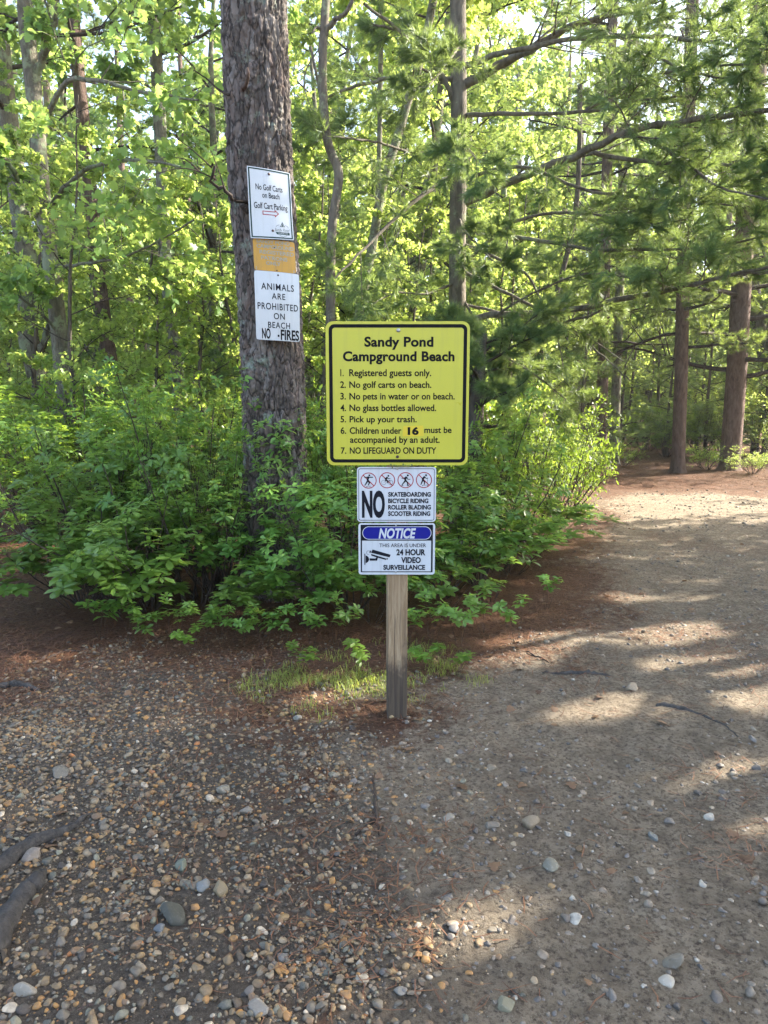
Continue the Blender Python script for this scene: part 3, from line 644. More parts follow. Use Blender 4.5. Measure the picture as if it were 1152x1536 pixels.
# --- the far wood as one mass
fw = Geo(); fm = ['bark_dark', 'maple', 'needle_far', 'yellow']; mi = {'broad': 1, 'pine': 2, 'understory': 3}
FAR = {(kd, i): tree_proto(kd, 300 + i, True) for kd in mi for i in range(3)}
rng = np.random.default_rng(79)
for k in range(170):
    a = -46 + 78 * (k + rng.random()) / 170; D = rng.uniform(31, 62); kd = ['broad', 'understory', 'pine', 'understory'][k % 4]
    if kd == 'understory': D = rng.uniform(28, 45)
    x, y = D * math.sin(R(a)), D * math.cos(R(a)); tg, fg, H = FAR[kd, int(rng.integers(3))]; s = rng.uniform(.8, 1.25) * (1.15 if a < 18 else 1); q = rng.random() * 6.28
    Mx = np.array([[math.cos(q), -math.sin(q), 0], [math.sin(q), math.cos(q), 0], [0, 0, 1]]) * s; t = (x, y, gh(x, y))
    fw.merge(tg, Mx, t, 0); fw.merge(fg, Mx, t, mi[kd])
o = fw.build('far_woodland', [M[x] for x in fm]); tag(o, 'distant sunlit woodland closing the view behind the trees', 'woodland', kind='stuff')

# ------------------------------------------------------------------ shrubs
SHRUBS = {}
def shrub_proto(kind, seed):
    global rng
    rng = np.random.default_rng(seed); wood, sites, fol = Geo(), [], Geo()
    ns = {'laurel': 11, 'huckle': 13, 'low': 7, 'sprig': 3, 'thicket': 16, 'leggy': 5}[kind]
    for i in range(ns):
        a = i * 2.4 + rng.normal(0, .3); lean = rng.uniform(.15, .75) if kind != 'sprig' else rng.uniform(.2, .6)
        L = rng.uniform(.7, 1.12) / math.cos(lean * .6)
        P = walk((.06 * math.cos(a), .06 * math.sin(a), -.03), (math.sin(lean) * math.cos(a), math.sin(lean) * math.sin(a), math.cos(lean)), L, 8, .11, .04)
        wood.add(*tube(P, np.linspace(.009, .003, 8) * (.6 if kind in ('low', 'sprig') else 1), 5))
        sp = dict(SHR)
        if kind == 'low': sp.update(n=[3, 2], start=[.4, .4])
        if kind == 'sprig': sp.update(n=[2], ratio=[.4], start=[.5], ang=[40], sides=[3])
        if kind == 'leggy': sp.update(n=[4, 2], start=[.35, .3], ratio=[.36, .5])
        if kind == 'huckle': sp.update(n=[6, 4], k=4, t0=.3, start=[.22, .2])
        if kind == 'thicket': sp.update(n=[5, 4], k=2, start=[.25, .2])
        sprout(P, .006, L, sp, 0, wood, sites)
    p, d = split(sites); keep = p[:, 2] > (.10 if kind != 'sprig' else .2); p, d = p[keep], d[keep]
    if kind == 'huckle':
        add_leaves(fol, p, d, .05, 0, LEAF_OVAL, .1, 1.0); add_leaves(fol, p + rnd(len(p), .012), d, .045, 0, LEAF_OVAL, .1, 1.0)
    else:
        L = {'laurel': .080, 'thicket': .062, 'low': .145, 'sprig': .23, 'leggy': .058}[kind]
        add_whorls(fol, p, d, L, 6, 0)
    return wood.mesh('stems', M['twig']), fol
for kind, k in (('laurel', 3), ('thicket', 2), ('huckle', 3), ('low', 3), ('sprig', 3), ('leggy', 3)):
    for i in range(k): SHRUBS[kind, i] = shrub_proto(kind, 500 + 7 * len(kind) + i)
_fm = {}
def shrub(kind, i, px, D, h, wd, label, leaf='laurel', group=None, name='shrub', cat='shrub'):
    wm, fol = SHRUBS[kind, i]
    if (kind, i, leaf) not in _fm: _fm[kind, i, leaf] = fol.mesh('foliage', M[leaf])
    x = xat(px, D, h * .5); r = thing(name, label, cat, (x, D, gh(x, D)), rng.uniform(0, 6.28), group); r.scale = (wd, wd, h)
    for nm, me in (('stems', wm), ('foliage', _fm[kind, i, leaf])):
        o = bpy.data.objects.new(nm, me); COL.objects.link(o); o.parent = r
    return r
rng = np.random.default_rng(80)
SH = [  # kind, proto, column, distance, height, width scale, leaf, label
    ('laurel', 0, 125, 5.1, .80, 1.0, 'laurel', 'glossy green shrub at the left front corner of the thicket beside the brown bank'),
    ('laurel', 1, 215, 4.85, .78, .95, 'laurel', 'glossy green shrub second from the left along the front of the thicket'),
    ('laurel', 2, 300, 5.15, .72, .8, 'laurel', 'dense green shrub at the front just left of the signed pine'),
    ('leggy', 0, 130, 5.5, 1.55, 1.1, 'laurel', 'leggy shrub with a few long stems rising above the left shrubs'),
    ('leggy', 1, 215, 5.4, 1.7, 1.0, 'laurel', 'leggy shrub with tall thin stems midway between the left edge and the signed pine'),
    ('leggy', 2, 305, 5.6, 1.85, .9, 'laurel', 'tallest leggy shrub reaching up beside the signed pine on its left'),
    ('leggy', 0, 525, 5.4, 1.5, .7, 'laurel', 'leggy shrub whose sprigs show between the signed pine and the yellow sign'),
    ('leggy', 1, 745, 6.2, 1.6, .9, 'laurel', 'leggy shrub rising in front of the dead trunk right of the yellow sign'),
    ('leggy', 2, 60, 6.3, 1.7, 1.1, 'huckle', 'leggy light green shrub near the left edge'),
    ('thicket', 0, 160, 5.9, 1.30, 1.15, 'laurel', 'tall dark green shrub in the left half of the thicket with arching bare stems'),
    ('thicket', 1, 265, 6.1, 1.45, 1.05, 'laurel', 'tallest shrub left of the signed pine with black leaning stems'),
    ('laurel', 0, 325, 5.0, 1.05, .7, 'laurel', 'airy shrub rising against the left side of the signed pine trunk'),
    ('laurel', 1, 440, 4.95, .62, .7, 'laurel', 'low green shrub hiding the foot of the signed pine'),
    ('thicket', 0, 480, 5.6, 1.30, .85, 'laurel', 'tall loose shrub between the signed pine and the yellow sign'),
    ('laurel', 2, 525, 4.75, .80, .8, 'laurel', 'green shrub directly left of the notice sign'),
    ('leggy', 1, 400, 5.05, 1.25, .5, 'laurel', 'thin sprigs climbing in front of the pine trunk under the nailed signs'),
    ('thicket', 1, 62, 7.5, 1.45, 1.15, 'huckle', 'sunlit yellow green shrub at the far left edge'),
    ('thicket', 0, -40, 8.6, 1.3, 1.2, 'huckle', 'bright shrub cut off by the left edge of the picture'),
    ('huckle', 0, 110, 8.3, 1.7, 1.4, 'huckle', 'tall bright green shrub behind the left half of the thicket'),
    ('huckle', 1, 330, 7.4, 1.6, 1.2, 'huckle', 'bright green shrub showing behind the signed pine on its left'),
    ('huckle', 2, 520, 7.2, 1.5, 1.1, 'huckle', 'small leaved bright shrub behind the left edge of the yellow sign'),
    ('laurel', 1, 660, 5.2, .85, .8, 'laurel', 'green shrub just right of the two small white signs'),
    ('laurel', 2, 715, 5.6, .85, .8, 'laurel', 'shrub with pale new leaves right of the white signs'),
    ('laurel', 0, 730, 6.6, 1.15, .9, 'laurel', 'broad shrub in front of the dark dead trunk'),
    ('huckle', 0, 785, 7.4, 1.35, 1.05, 'huckle', 'bright feathery shrub right of the dark dead trunk'),
    ('huckle', 1, 835, 8.3, 1.35, 1.0, 'huckle', 'yellow green shrub at the bend of the path'),
    ('huckle', 2, 852, 9.3, 1.1, .8, 'huckle', 'bright shrub at the rightmost end of the thicket leaning over the path'),
    ('huckle', 0, 720, 8.6, 1.7, 1.2, 'huckle', 'tall bright shrub behind the dead trunk'),
    ('low', 0, 770, 6.0, .40, .75, 'laurel', 'low glossy shrub at the edge of the path below the bright shrubs'),
    ('low', 1, 805, 6.9, .42, .7, 'laurel', 'low bluish green shrub bordering the path halfway along the thicket'),
    ('low', 2, 836, 7.8, .36, .6, 'huckle', 'low light green shrub bordering the path near its bend'),
    ('low', 2, 735, 5.1, .50, .6, 'laurel', 'low leafy shrub in front of the shrub with pale new leaves'),
    ('low', 0, 372, 4.4, .32, .5, 'laurel', 'low bright shrub in the front left of the pine foot'),
    ('low', 1, 465, 4.45, .42, .5, 'laurel', 'low bright shrub in front between the pine foot and the wooden post'),
    ('low', 0, 560, 4.5, .40, .5, 'laurel', 'low leafy shrub touching the wooden post on its left in the picture'),
    ('low', 1, 655, 4.6, .42, .5, 'laurel', 'low leafy shrub behind the right side of the wooden post'),
    ('low', 1, 112, 4.95, .45, .65, 'laurel', 'low glossy shrub spilling over the brown bank at the far left corner'),
    ('low', 0, 190, 4.7, .5, .7, 'laurel', 'low dark shrub under the second glossy shrub from the left'),
    ('low', 2, 160, 4.75, .45, .6, 'laurel', 'low shrub hanging over the brown bank at the left front'),
    ('huckle', 1, 1060, 15.3, .5, .8, 'huckle', 'small green bush between the slim pine and the reddish pine'),
    ('huckle', 2, 1130, 14.4, .45, .8, 'yellow', 'small sunlit bush right of the reddish pine foot'),
    ('huckle', 0, 1180, 16.5, .9, 1.1, 'yellow', 'sunlit bush at the right edge behind the reddish pine'),
    ('thicket', 0, 968, 20.5, 1.2, 1.3, 'huckle', 'green undergrowth left of the slim pine where the trail narrows'),
    ('thicket', 1, 1000, 18.5, .9, 1.1, 'huckle', 'green bush close behind the slim pine on its left'),
    ('thicket', 0, 1055, 18.2, 1.3, 1.2, 'huckle', 'green undergrowth filling the gap between the slim and the reddish pine'),
    ('huckle', 2, 1082, 20, 1.6, 1.4, 'yellow', 'bright undergrowth deep behind the slim and the reddish pine'),
    ('thicket', 1, 1148, 18.5, 1.5, 1.4, 'yellow', 'tall sunny undergrowth at the right edge behind the small sunlit bush'),
    ('huckle', 1, 935, 16.2, .5, .7, 'huckle', 'small bush at the foot of the greyish trunk by the path'),
]
for kd, i, px, D, h, wd, lf, lb in SH: shrub(kd, i, px, D, h, wd, lb, lf)
for kd, i, px, D, h, wd, lb in (('leggy', 0, 285, 4.95, 1.35, 1.0, 'bare shrub with dark leafless stems left of the signed pine'), ('thicket', 0, 330, 5.4, 1.15, .7, 'bare shrub with a dense fan of dark twigs close beside the signed pine'), ('leggy', 2, 235, 5.15, 1.2, 1.1, 'bare arching stems in the middle of the left shrubs')):
    r_ = thing('bare_shrub', lb, 'shrub', (xat(px, D), D, gh(xat(px, D), D)), rng.uniform(0, 6.28)); r_.scale = (wd, wd, h)
    o = bpy.data.objects.new('stems', SHRUBS[kd, i][0]); COL.objects.link(o); o.parent = r_
SPR = [(332, 4.05, .24, 'seedling with pale rosette leaves on the needle bank left of the grass'), (222, 4.18, .30, 'seedling with a large rosette at the lower edge of the left shrubs'), (690, 4.18, .36, 'seedling with long bright leaves right of the wooden post'), (773, 4.25, .33, 'seedling at the edge of the needle bed beside the path'), (540, 3.62, .2, 'tiny bright seedling in the sunlit grass left of the post'), (447, 3.6, .16, 'tiny seedling in the left part of the grass patch'), (645, 3.68, .13, 'tiny yellow green seedling right beside the post'), (690, 3.62, .13, 'tiny dark seedling at the right end of the grass patch'), (362, 4.2, .3, 'seedling with drooping rosettes left of the pine foot'), (288, 3.95, .15, 'tiny seedling on the brown bank near the gravel'), (150, 4.35, .36, 'seedling at the left end of the needle bank under the shrubs'), (262, 4.3, .34, 'seedling with pale leaves hanging below the left shrubs'), (300, 4.2, .33, 'bright seedling right of the hanging pale one'), (425, 4.15, .34, 'seedling at the back edge of the grass below the signed pine'), (505, 4.2, .36, 'seedling standing behind the grass left of the wooden post'), (725, 4.4, .34, 'seedling on the needle bed between the post and the path'), (195, 4.25, .28, 'seedling second from the left on the needle bank'), (395, 4.0, .26, 'seedling at the left end of the grass patch with drooping leaves'), (468, 4.02, .27, 'seedling rising from the back of the grass in line with the pine'), (612, 4.05, .27, 'seedling half hidden behind the right side of the wooden post'), (650, 4.1, .28, 'seedling on the needle bed just right of the wooden post'), (820, 5.0, .3, 'seedling overhanging the brown path edge')]
for k, (px, D, h, lb) in enumerate(SPR):
    if h > .29: D, h = D - .13, h * .8
    shrub('sprig', k % 3, px, D, h, max(.2, h * .85), lb, 'huckle' if h < .21 else 'laurel', None, 'seedling', 'seedling')

# ------------------------------------------------------------------ wooden sign post
M['post'] = None
def post_material():
    m, t, b = nt('weathered_wood'); b.inputs['Roughness'].default_value = .85; b.inputs['Specular IOR Level'].default_value = .25
    co = coords(t, (1, 1, .05)); g1 = noise(t, co, 60, 6, .7, 1.2); g2 = noise(t, coords(t, (1, 1, .018)), 170, 4, .6)
    c = ramp(t, g1, [(.3, (.16, .10, .052)), (.5, (.285, .205, .125)), (.7, (.39, .305, .20))])
    c = mixc(t, ramp(t, g2, [(.36, (.9, .9, .9)), (.47, (0, 0, 0))]), c, (.09, .06, .042))
    tc = t.nodes.new('ShaderNodeTexCoord'); sp = t.nodes.new('ShaderNodeSeparateXYZ'); t.links.new(tc.outputs['Object'], sp.inputs[0])
    nz = noise(t, coords(t, (1, 1, .6)), 16, 5, .6)
    # rising damp stain at the foot
    a = N(t, 'ShaderNodeMath', operation='MULTIPLY_ADD'); t.links.new(nz, a.inputs[0]); a.inputs[1].default_value = -.42; t.links.new(sp.outputs['Z'], a.inputs[2])
    st = ramp(t, a.outputs[0], [(.0, (.85, .85, .85)), (.12, (0, 0, 0))])
    c = mixc(t, st, c, (.045, .036, .03))
    # brown streak along the left edge of the face
    e = N(t, 'ShaderNodeMath', operation='MULTIPLY_ADD'); t.links.new(nz, e.inputs[0]); e.inputs[1].default_value = -.03; t.links.new(sp.outputs['X'], e.inputs[2])
    c = mixc(t, ramp(t, e.outputs[0], [(.0, (.75, .75, .75)), (.004, (0, 0, 0))]), c, (.13, .07, .038)) if False else c
    t.links.new(c, b.inputs['Base Color']); bump(t, b, g2, .5, .003); return m
M['post'] = post_material()
PXC, PYC = .058, 3.115
def box_bm(sx, sy, z0, z1, bev, seg=2):
    bm = bmesh.new(); bmesh.ops.create_cube(bm, size=1)
    for v in bm.verts: v.co = Vector((v.co.x * sx, v.co.y * sy, z0 + (v.co.z + .5) * (z1 - z0)))
    bmesh.ops.bevel(bm, geom=bm.edges[:], offset=bev, segments=seg, affect='EDGES', profile=.5); return bm
def bm_obj(bm, name, mat, parent=None, smooth=False):
    me = bpy.data.meshes.new(name); bm.to_mesh(me); bm.free(); me.materials.append(mat)
    o = bpy.data.objects.new(name, me); COL.objects.link(o); o.parent = parent; return o
post = thing('wooden_post', 'weathered square wooden post standing in the gravel and carrying three metal signs', 'post', (PXC, PYC, gh(PXC, PYC)), R(4))
pb = bm_obj(box_bm(.089, .089, -.25, 1.62, .004), 'post_body', M['post'], post)

# ------------------------------------------------------------------ signs
M['sign_yellow'] = sign_mat('yellow_green_sheeting', (.47, .45, .034), .32, .16)
M['sign_white'] = sign_mat('white_sign_enamel', (.53, .565, .60), .15, .2)
M['sign_orange'] = sign_mat('orange_sign_paint', (.52, .28, .032), .4, .6)
M['sign_metal'] = plain('sign_back_metal', (.5, .5, .5), .4, 1)
M['ink_black'] = plain('black_ink', (.004, .004, .005), .6, spec=.15)
M['ink_navy'] = plain('dark_ink', (.006, .008, .014), .6, spec=.15)
M['ink_green'] = plain('dark_green_ink', (.008, .04, .036), .6, spec=.15)
M['ink_red'] = plain('red_ink', (.32, .016, .022), .55, spec=.2)
M['ink_blue'] = plain('blue_ink', (.006, .009, .20), .55, spec=.2)
M['ink_grey'] = plain('faded_grey_ink', (.29, .285, .22), .5, 0, .35, 60)
M['sticker'] = plain('yellow_sticker', (.60, .46, .02), .4, 0, .06, 60)
M['bolt'] = plain('zinc_bolt', (.35, .35, .34), .4, .9)
M['bolt_dark'] = plain('rusty_screw', (.07, .045, .04), .5, .6)
M['moss'] = plain('moss_crumbs', (.16, .19, .05), .9, 0, .5, 200)
_tc = {}
def text_mesh(s, off=0.0, shear=0.0, sp=1.0):
    key = (s, off, shear, sp)
    if key in _tc: return _tc[key]
    cu = bpy.data.curves.new('t', 'FONT'); cu.body = s; cu.size = 1; cu.offset = off; cu.shear = shear; cu.resolution_u = 4; cu.space_character = sp
    o = bpy.data.objects.new('t', cu); COL.objects.link(o); bpy.context.view_layer.update()
    dg = bpy.context.evaluated_depsgraph_get(); me = bpy.data.meshes.new_from_object(o.evaluated_get(dg))
    me.calc_loop_triangles()
    V = np.array([v.co[:] for v in me.vertices]); F = np.array([t.vertices[:] for t in me.loop_triangles])
    bpy.data.objects.remove(o); bpy.data.curves.remove(cu); bpy.data.meshes.remove(me)
    _tc[key] = (V, F); return V, F
CAPH = text_mesh('H')[0][:, 1].max()
class Sign:
    """flat sign: local picture rectangle (x right, y down) mapped on a quad TL, TR, BR, BL in space"""
    def __init__(s, name, label, TL, TR, BR, BL, rect, parent_loc=None):
        s.q = [np.asarray(p, float) for p in (TL, TR, BR, BL)]; s.r = rect
        s.n = norm(np.cross(s.q[3] - s.q[0], s.q[1] - s.q[0])); s.c = (s.q[3] + s.q[2]) / 2
        if s.n[1] > 0: s.n = -s.n
        s.root = thing(name, label, 'sign', tuple(s.c))
        s.warp = None
    def pt(s, xy, h=0):
        xy = np.asarray(xy, float).reshape(-1, 2); x0, y0, x1, y1 = s.r
        u = ((xy[:, 0] - x0) / (x1 - x0))[:, None]; v = ((xy[:, 1] - y0) / (y1 - y0))[:, None]
        TL, TR, BR, BL = s.q
        p = (TL * (1 - u) + TR * u) * (1 - v) + (BL * (1 - u) + BR * u) * v
        if s.warp is not None: p = p + s.n * s.warp(u, v)
        return p + s.n * h - s.c
    def flat(s, geo, xy, F, h): 
        geo.add(s.pt(xy, h), F); return geo
    def slab(s, geo, outline, h0, h1):
        a = s.pt(outline, h0); b = s.pt(outline, h1); n = len(outline); i = np.arange(n); j = (i + 1) % n
        x0, y0, x1, y1 = s.r; 
        cxy = np.mean(np.asarray(outline), 0)[None]
        V = np.concatenate([a, b, s.pt(cxy, h0), s.pt(cxy, h1)])
        geo.add(V, np.stack([i, j, j + n, i + n], 1)); geo.add(V, np.concatenate([np.stack([j, i, np.full(n, 2 * n)], 1), np.stack([i + n, j + n, np.full(n, 2 * n + 1)], 1)]))
        return geo
    def text(s, geo, st, x0, x1, yb, yc, off=0, shear=0, h=.0009, sp=1.0, slope=0):
        V, F = text_mesh(st, off, shear, sp); a, b = V[:, 0].min(), V[:, 0].max()
        X = x0 + (V[:, 0] - a) / (b - a) * (x1 - x0); Y = yb - V[:, 1] / CAPH * (yb - yc) + slope * (X - x0)
        return s.flat(geo, np.stack([X, Y], 1), F, h)
def rrect(x0, y0, x1, y1, r, k=7):
    P = []
    for cx, cy, a0 in ((x1 - r, y0 + r, -90), (x1 - r, y1 - r, 0), (x0 + r, y1 - r, 90), (x0 + r, y0 + r, 180)):
        for i in range(k): a = R(a0 + 90 * i / (k - 1)); P.append((cx + r * math.cos(a), cy + r * math.sin(a)))
    return np.array(P)
def ring(A, B):
    n = len(A); i = np.arange(n); j = (i + 1) % n
    return np.concatenate([A, B]), np.stack([i, j, j + n, i + n], 1)
def circ(cx, cy, r, k=28, ry=None):
    a = np.linspace(0, 2 * np.pi, k, endpoint=False); return np.stack([cx + r * np.cos(a), cy + (ry or r) * np.sin(a)], 1)
def fan(P):
    n = len(P); i = np.arange(n); return np.concatenate([P, P.mean(0)[None]]), np.stack([i, (i + 1) % n, np.full(n, n)], 1)
def stroke(pts, wds):
    P = np.asarray(pts, float); T = norm(np.gradient(P, axis=0)); Nn = np.stack([-T[:, 1], T[:, 0]], 1); wds = np.broadcast_to(wds, (len(P),))[:, None] / 2
    n = len(P); i = np.arange(n - 1); return np.concatenate([P + Nn * wds, P - Nn * wds]), np.stack([i, i + 1, i + 1 + n, i + n], 1)
def solid(P):
    tr = tessellate_polygon([[Vector((x, y, 0)) for x, y in P]]); return np.asarray(P, float), np.array(tr)
def head(sign, x, y, r, h, mat, name='bolt'):
    g = Geo(); o0, o1, o2 = circ(x, y, r, 14), circ(x, y, r * .96, 14), circ(x, y, r * .55, 14)
    V = np.concatenate([sign.pt(o0, .0), sign.pt(o1, h * .6), sign.pt(o2, h), sign.pt([[x, y]], h)]); n = 14; i = np.arange(n); j = (i + 1) % n
    for k in (0, 1): g.add(V, np.stack([i + k * n, j + k * n, j + k * n + n, i + k * n + n], 1))
    g.add(V, np.stack([i + 2 * n, j + 2 * n, np.full(n, 3 * n)], 1)); return g.build(name, M[mat], sign.root)

# yellow rules sign (picture rectangle in the pixels of an enlarged view)
def upright(cx, y, wd, z0, z1, tilt=0.0, yaw=0.0):
    dx = wd / 2; dy = dx * math.tan(yaw); k = tilt
    return [(cx - dx, y + dy + k, z1), (cx + dx, y - dy + k, z1), (cx + dx, y - dy, z0), (cx - dx, y + dy, z0)]
S = Sign('rules_sign', 'large square yellow beach rules sign with black border on the wooden post', *upright(.0575, 3.055, .606, 1.147, 1.750), (42, 55, 1112, 1145))
S.slab(Geo(), rrect(42, 55, 1112, 1145, 55), -.0025, 0).build('panel', M['sign_yellow'], S.root, smooth=False)
g = Geo(); S.flat(g, *ring(rrect(66, 76, 1092, 1124, 42), rrect(92, 102, 1066, 1098, 20)), .0008); g.build('border', M['ink_black'], S.root, False)
def line(args, name='text_line', mat='ink_black', parent=None):
    g = Geo()
    for a in args: S.text(g, *a[0], **a[1]) if isinstance(a[0], tuple) else S.text(g, *a)
    return g.build(name, M[mat], parent or S.root, False)
line([('Sandy Pond', 330, 842, 240, 172, .035, 0, .0009, 1.04)], 'heading_line'); line([('Campground Beach', 170, 1000, 348, 280, .035, 0, .0009, 1.04)], 'heading_line')
RULES = [('Registered guests only.', 828, 462, 412), ('No golf carts on beach.', 830, 550, 503), ('No pets in water or on beach.', 1006, 638, 590), ('No glass bottles allowed.', 868, 726, 678), ('Pick up your trash.', 722, 812, 766), ('Children under', 608, 900, 852), ('NO LIFEGUARD ON DUTY', 872, 1054, 1007)]
for i, (st, x1, yb, yc) in enumerate(RULES):
    L = [('%d.' % (i + 1), 148 if i else 150, 190 if i else 174, yb, yc, .02), (st, 216, x1, yb, yc, .02)]
    line(L, 'rule_line')
line([('must be', 780, 986, 894, 848, .02)], 'rule_line'); line([('accompanied by an adult.', 218, 897, 970, 922, .02)], 'rule_line')
st = Geo(); S.slab(st, np.array([(622, 842), (772, 838), (774, 880), (776, 918), (616, 922), (618, 880)]), .0003, .0011); sk = st.build('age_sticker', M['sticker'], S.root, False)
g = Geo(); S.text(g, '16', 654, 738, 906, 854, .05, 0, .0016); g.build('sticker_lettering', M['ink_black'], sk, False)
head(S, 582, 121, 15, .005, 'bolt'); head(S, 578, 1079, 12, .005, 'bolt_dark')
g = Geo(); rr_ = np.random.default_rng(3)
for k in range(16):
    P = circ(520 + 11 * k + rr_.normal(0, 4), 1149 + rr_.normal(0, 4), rr_.uniform(3, 9), 7); S.slab(g, P, -.002, rr_.uniform(.002, .006))
g.build('moss_crumbs', M['moss'], S.root)

# first white sign: no skateboarding
S = Sign('prohibition_sign', 'white sign with four red circle pictograms and big NO in the middle of the post', *upright(.0545, 3.062, .343, .899, 1.139), (112, 72, 968, 672))
S.slab(Geo(), rrect(112, 72, 968, 672, 34), -.0015, 0).build('panel', M['sign_white'], S.root, False)
g = Geo(); S.flat(g, *ring(rrect(128, 88, 950, 657, 22), rrect(133, 94, 945, 651, 18)), .0008); g.build('border', M['ink_navy'], S.root, False)
line([('NO', 164, 414, 610, 347, .045)], 'heading_line', 'ink_navy')
for st, x1, yb in (('SKATEBOARDING', 912, 393), ('BICYCLE RIDING', 886, 464), ('ROLLER BLADING', 914, 534), ('SCOOTER RIDING', 908, 604)): line([(st, 449, x1, yb, yb - 46, .04)], 'text_line', 'ink_navy')
def figure(g, parts, cx, cy, h=.0008):
    for p in parts:
        if p[0] == 'o': S.flat(g, *fan(circ(cx + p[1], cy + p[2], p[3], 16)), h)
        elif p[0] == 'r': S.flat(g, *ring(circ(cx + p[1], cy + p[2], p[3], 24), circ(cx + p[1], cy + p[2], p[3] - p[4], 24)), h)
        else: S.flat(g, *stroke([(cx + x, cy + y) for x, y in p[1]], p[2]), h + .0001 * p[3])
FIG = [
    [('o', 8, -57, 10), ('s', [(-45, -36), (48, -36)], 11, 1), ('s', [(2, -44), (-10, -10), (-6, 6)], [22, 20, 20], 2), ('s', [(-6, 2), (10, 24), (-4, 52)], [18, 16, 9], 3), ('s', [(-10, 2), (-22, 24), (-42, 54)], [16, 14, 9], 4), ('s', [(-28, 62), (24, 60)], 3, 1), ('o', -18, 68, 4), ('o', 16, 68, 4)],
    [('o', 14, -48, 10), ('s', [(6, -34), (-20, -8)], [20, 22], 1), ('s', [(4, -30), (18, -16), (36, -22)], [9, 8, 7], 2), ('s', [(-20, -4), (6, 6), (2, 32)], [16, 13, 8], 3), ('r', -36, 24, 26, 3), ('r', 38, 24, 26, 3), ('s', [(-36, 24), (-6, 0), (30, 0), (38, 24)], 3, 4), ('s', [(-6, 0), (4, 28), (32, 2)], 3, 5)],
    [('o', 24, -52, 11), ('s', [(12, -38), (-4, -12), (0, 6)], [24, 20, 18], 1), ('s', [(6, -34), (-22, -20), (-44, -22)], [11, 9, 7], 2), ('s', [(10, -32), (24, -10), (52, -10)], [11, 9, 7], 3), ('s', [(-2, 4), (-16, 24), (-36, 46)], [18, 14, 9], 4), ('s', [(2, 4), (20, 24), (24, 50)], [18, 14, 9], 5), ('s', [(-44, 50), (-26, 54)], 7, 6), ('s', [(16, 54), (38, 52)], 7, 6), ('s', [(-48, 60), (-22, 62)], 4, 1), ('s', [(14, 62), (40, 60)], 4, 1)],
    [('o', 22, -52, 11), ('s', [(10, -38), (-14, -12), (-12, 6)], [22, 22, 18], 1), ('s', [(10, -34), (22, -16), (44, -22)], [10, 8, 6], 2), ('s', [(-10, 2), (8, 22), (2, 52)], [17, 14, 9], 3), ('s', [(-14, 2), (-24, 26), (-34, 52)], [16, 13, 9], 4), ('s', [(38, -24), (40, 50)], 3, 1), ('s', [(-20, 58), (42, 56)], 3, 2), ('o', -16, 63, 4), ('o', 40, 62, 4)]]
for (cx, cy), parts, what in zip(((237, 219), (437, 216), (637, 215), (836, 213)), FIG, ('skateboarder', 'cyclist', 'roller skater', 'scooter rider')):
    g = Geo(); S.flat(g, *ring(circ(cx, cy, 87, 40), circ(cx, cy, 78, 40)), .0007); S.flat(g, *stroke([(cx - 57, cy - 57), (cx + 57, cy + 57)], 10), .0006)
    pc = g.build('pictogram', M['ink_red'], S.root, False); pc['label'] = 'red barred circle over a black %s' % what
    g = Geo(); figure(g, parts, cx, cy, .0009); g.build('figure', M['ink_navy'], pc, False)
head(S, 548, 93, 10, .004, 'bolt'); head(S, 540, 655, 8, .004, 'bolt')

# second white sign: notice
S = Sign('notice_sign', 'white surveillance notice sign with a blue oval heading lowest on the wooden post', *upright(.056, 3.062, .336, .663, .892), (132, 680, 968, 1248))
S.slab(Geo(), rrect(132, 678, 968, 1248, 30), -.0015, 0).build('panel', M['sign_white'], S.root, False)
g = Geo(); S.flat(g, *ring(rrect(156, 694, 944, 1222, 6), rrect(170, 706, 926, 1212, 4)), .0008)
S.flat(g, *fan(rrect(165, 700, 935, 870, 3)), .0006); g.build('border', M['ink_navy'], S.root, False)
g = Geo(); S.slab(g, rrect(174, 712, 928, 858, 72, 12), .0004, .0010); S.slab(g, rrect(180, 718, 922, 852, 66, 12), .0004, .00115); 
g = Geo(); S.slab(g, rrect(180, 718, 922, 852, 66, 12), .0004, .0012); bn = g.build('heading_oval', M['ink_blue'], S.root, False)
g = Geo(); S.flat(g, *ring(rrect(175, 713, 927, 857, 71, 12), rrect(181, 719, 921, 851, 65, 12)), .0014); g.build('oval_outline', M['sign_white'], bn, False)
g = Geo(); S.text(g, 'NOTICE', 352, 758, 840, 738, .035, .22, .0018); g.build('heading_lettering', M['sign_white'], bn, False)
for a in (('THIS AREA IS UNDER', 360, 870, 942, 902, .008), ('24 HOUR', 546, 864, 1030, 968, .04), ('VIDEO', 598, 814, 1116, 1056, .04), ('SURVEILLANCE', 403, 862, 1192, 1142, .04)): line([a], 'text_line', 'ink_navy')
g = Geo()
for P in ([(286, 968), (484, 1026), (472, 1056), (268, 1004)], [(268, 1018), (280, 1020), (440, 1070), (432, 1084), (330, 1056), (272, 1036)], [(440, 1066), (456, 1066), (450, 1080), (438, 1078)], [(256, 978), (270, 984), (262, 1008), (250, 1002)], [(196, 1014), (206, 1014), (206, 1138), (196, 1138)], [(210, 1034), (228, 1040), (242, 1056), (248, 1076), (242, 1098), (228, 1112), (210, 1120)], [(254, 1066), (316, 1068), (314, 1092), (254, 1092)], [(326, 1056), (344, 1060), (336, 1090), (318, 1096), (314, 1070)]):
    S.flat(g, *solid(P), .0009)
S.flat(g, *stroke([(244, 1026), (222, 1016), (220, 996), (232, 982), (250, 984)], 4), .0009)
g.build('camera_pictogram', M['ink_navy'], S.root, False)
head(S, 540, 703, 9, .004, 'bolt'); head(S, 542, 1222, 10, .004, 'bolt')
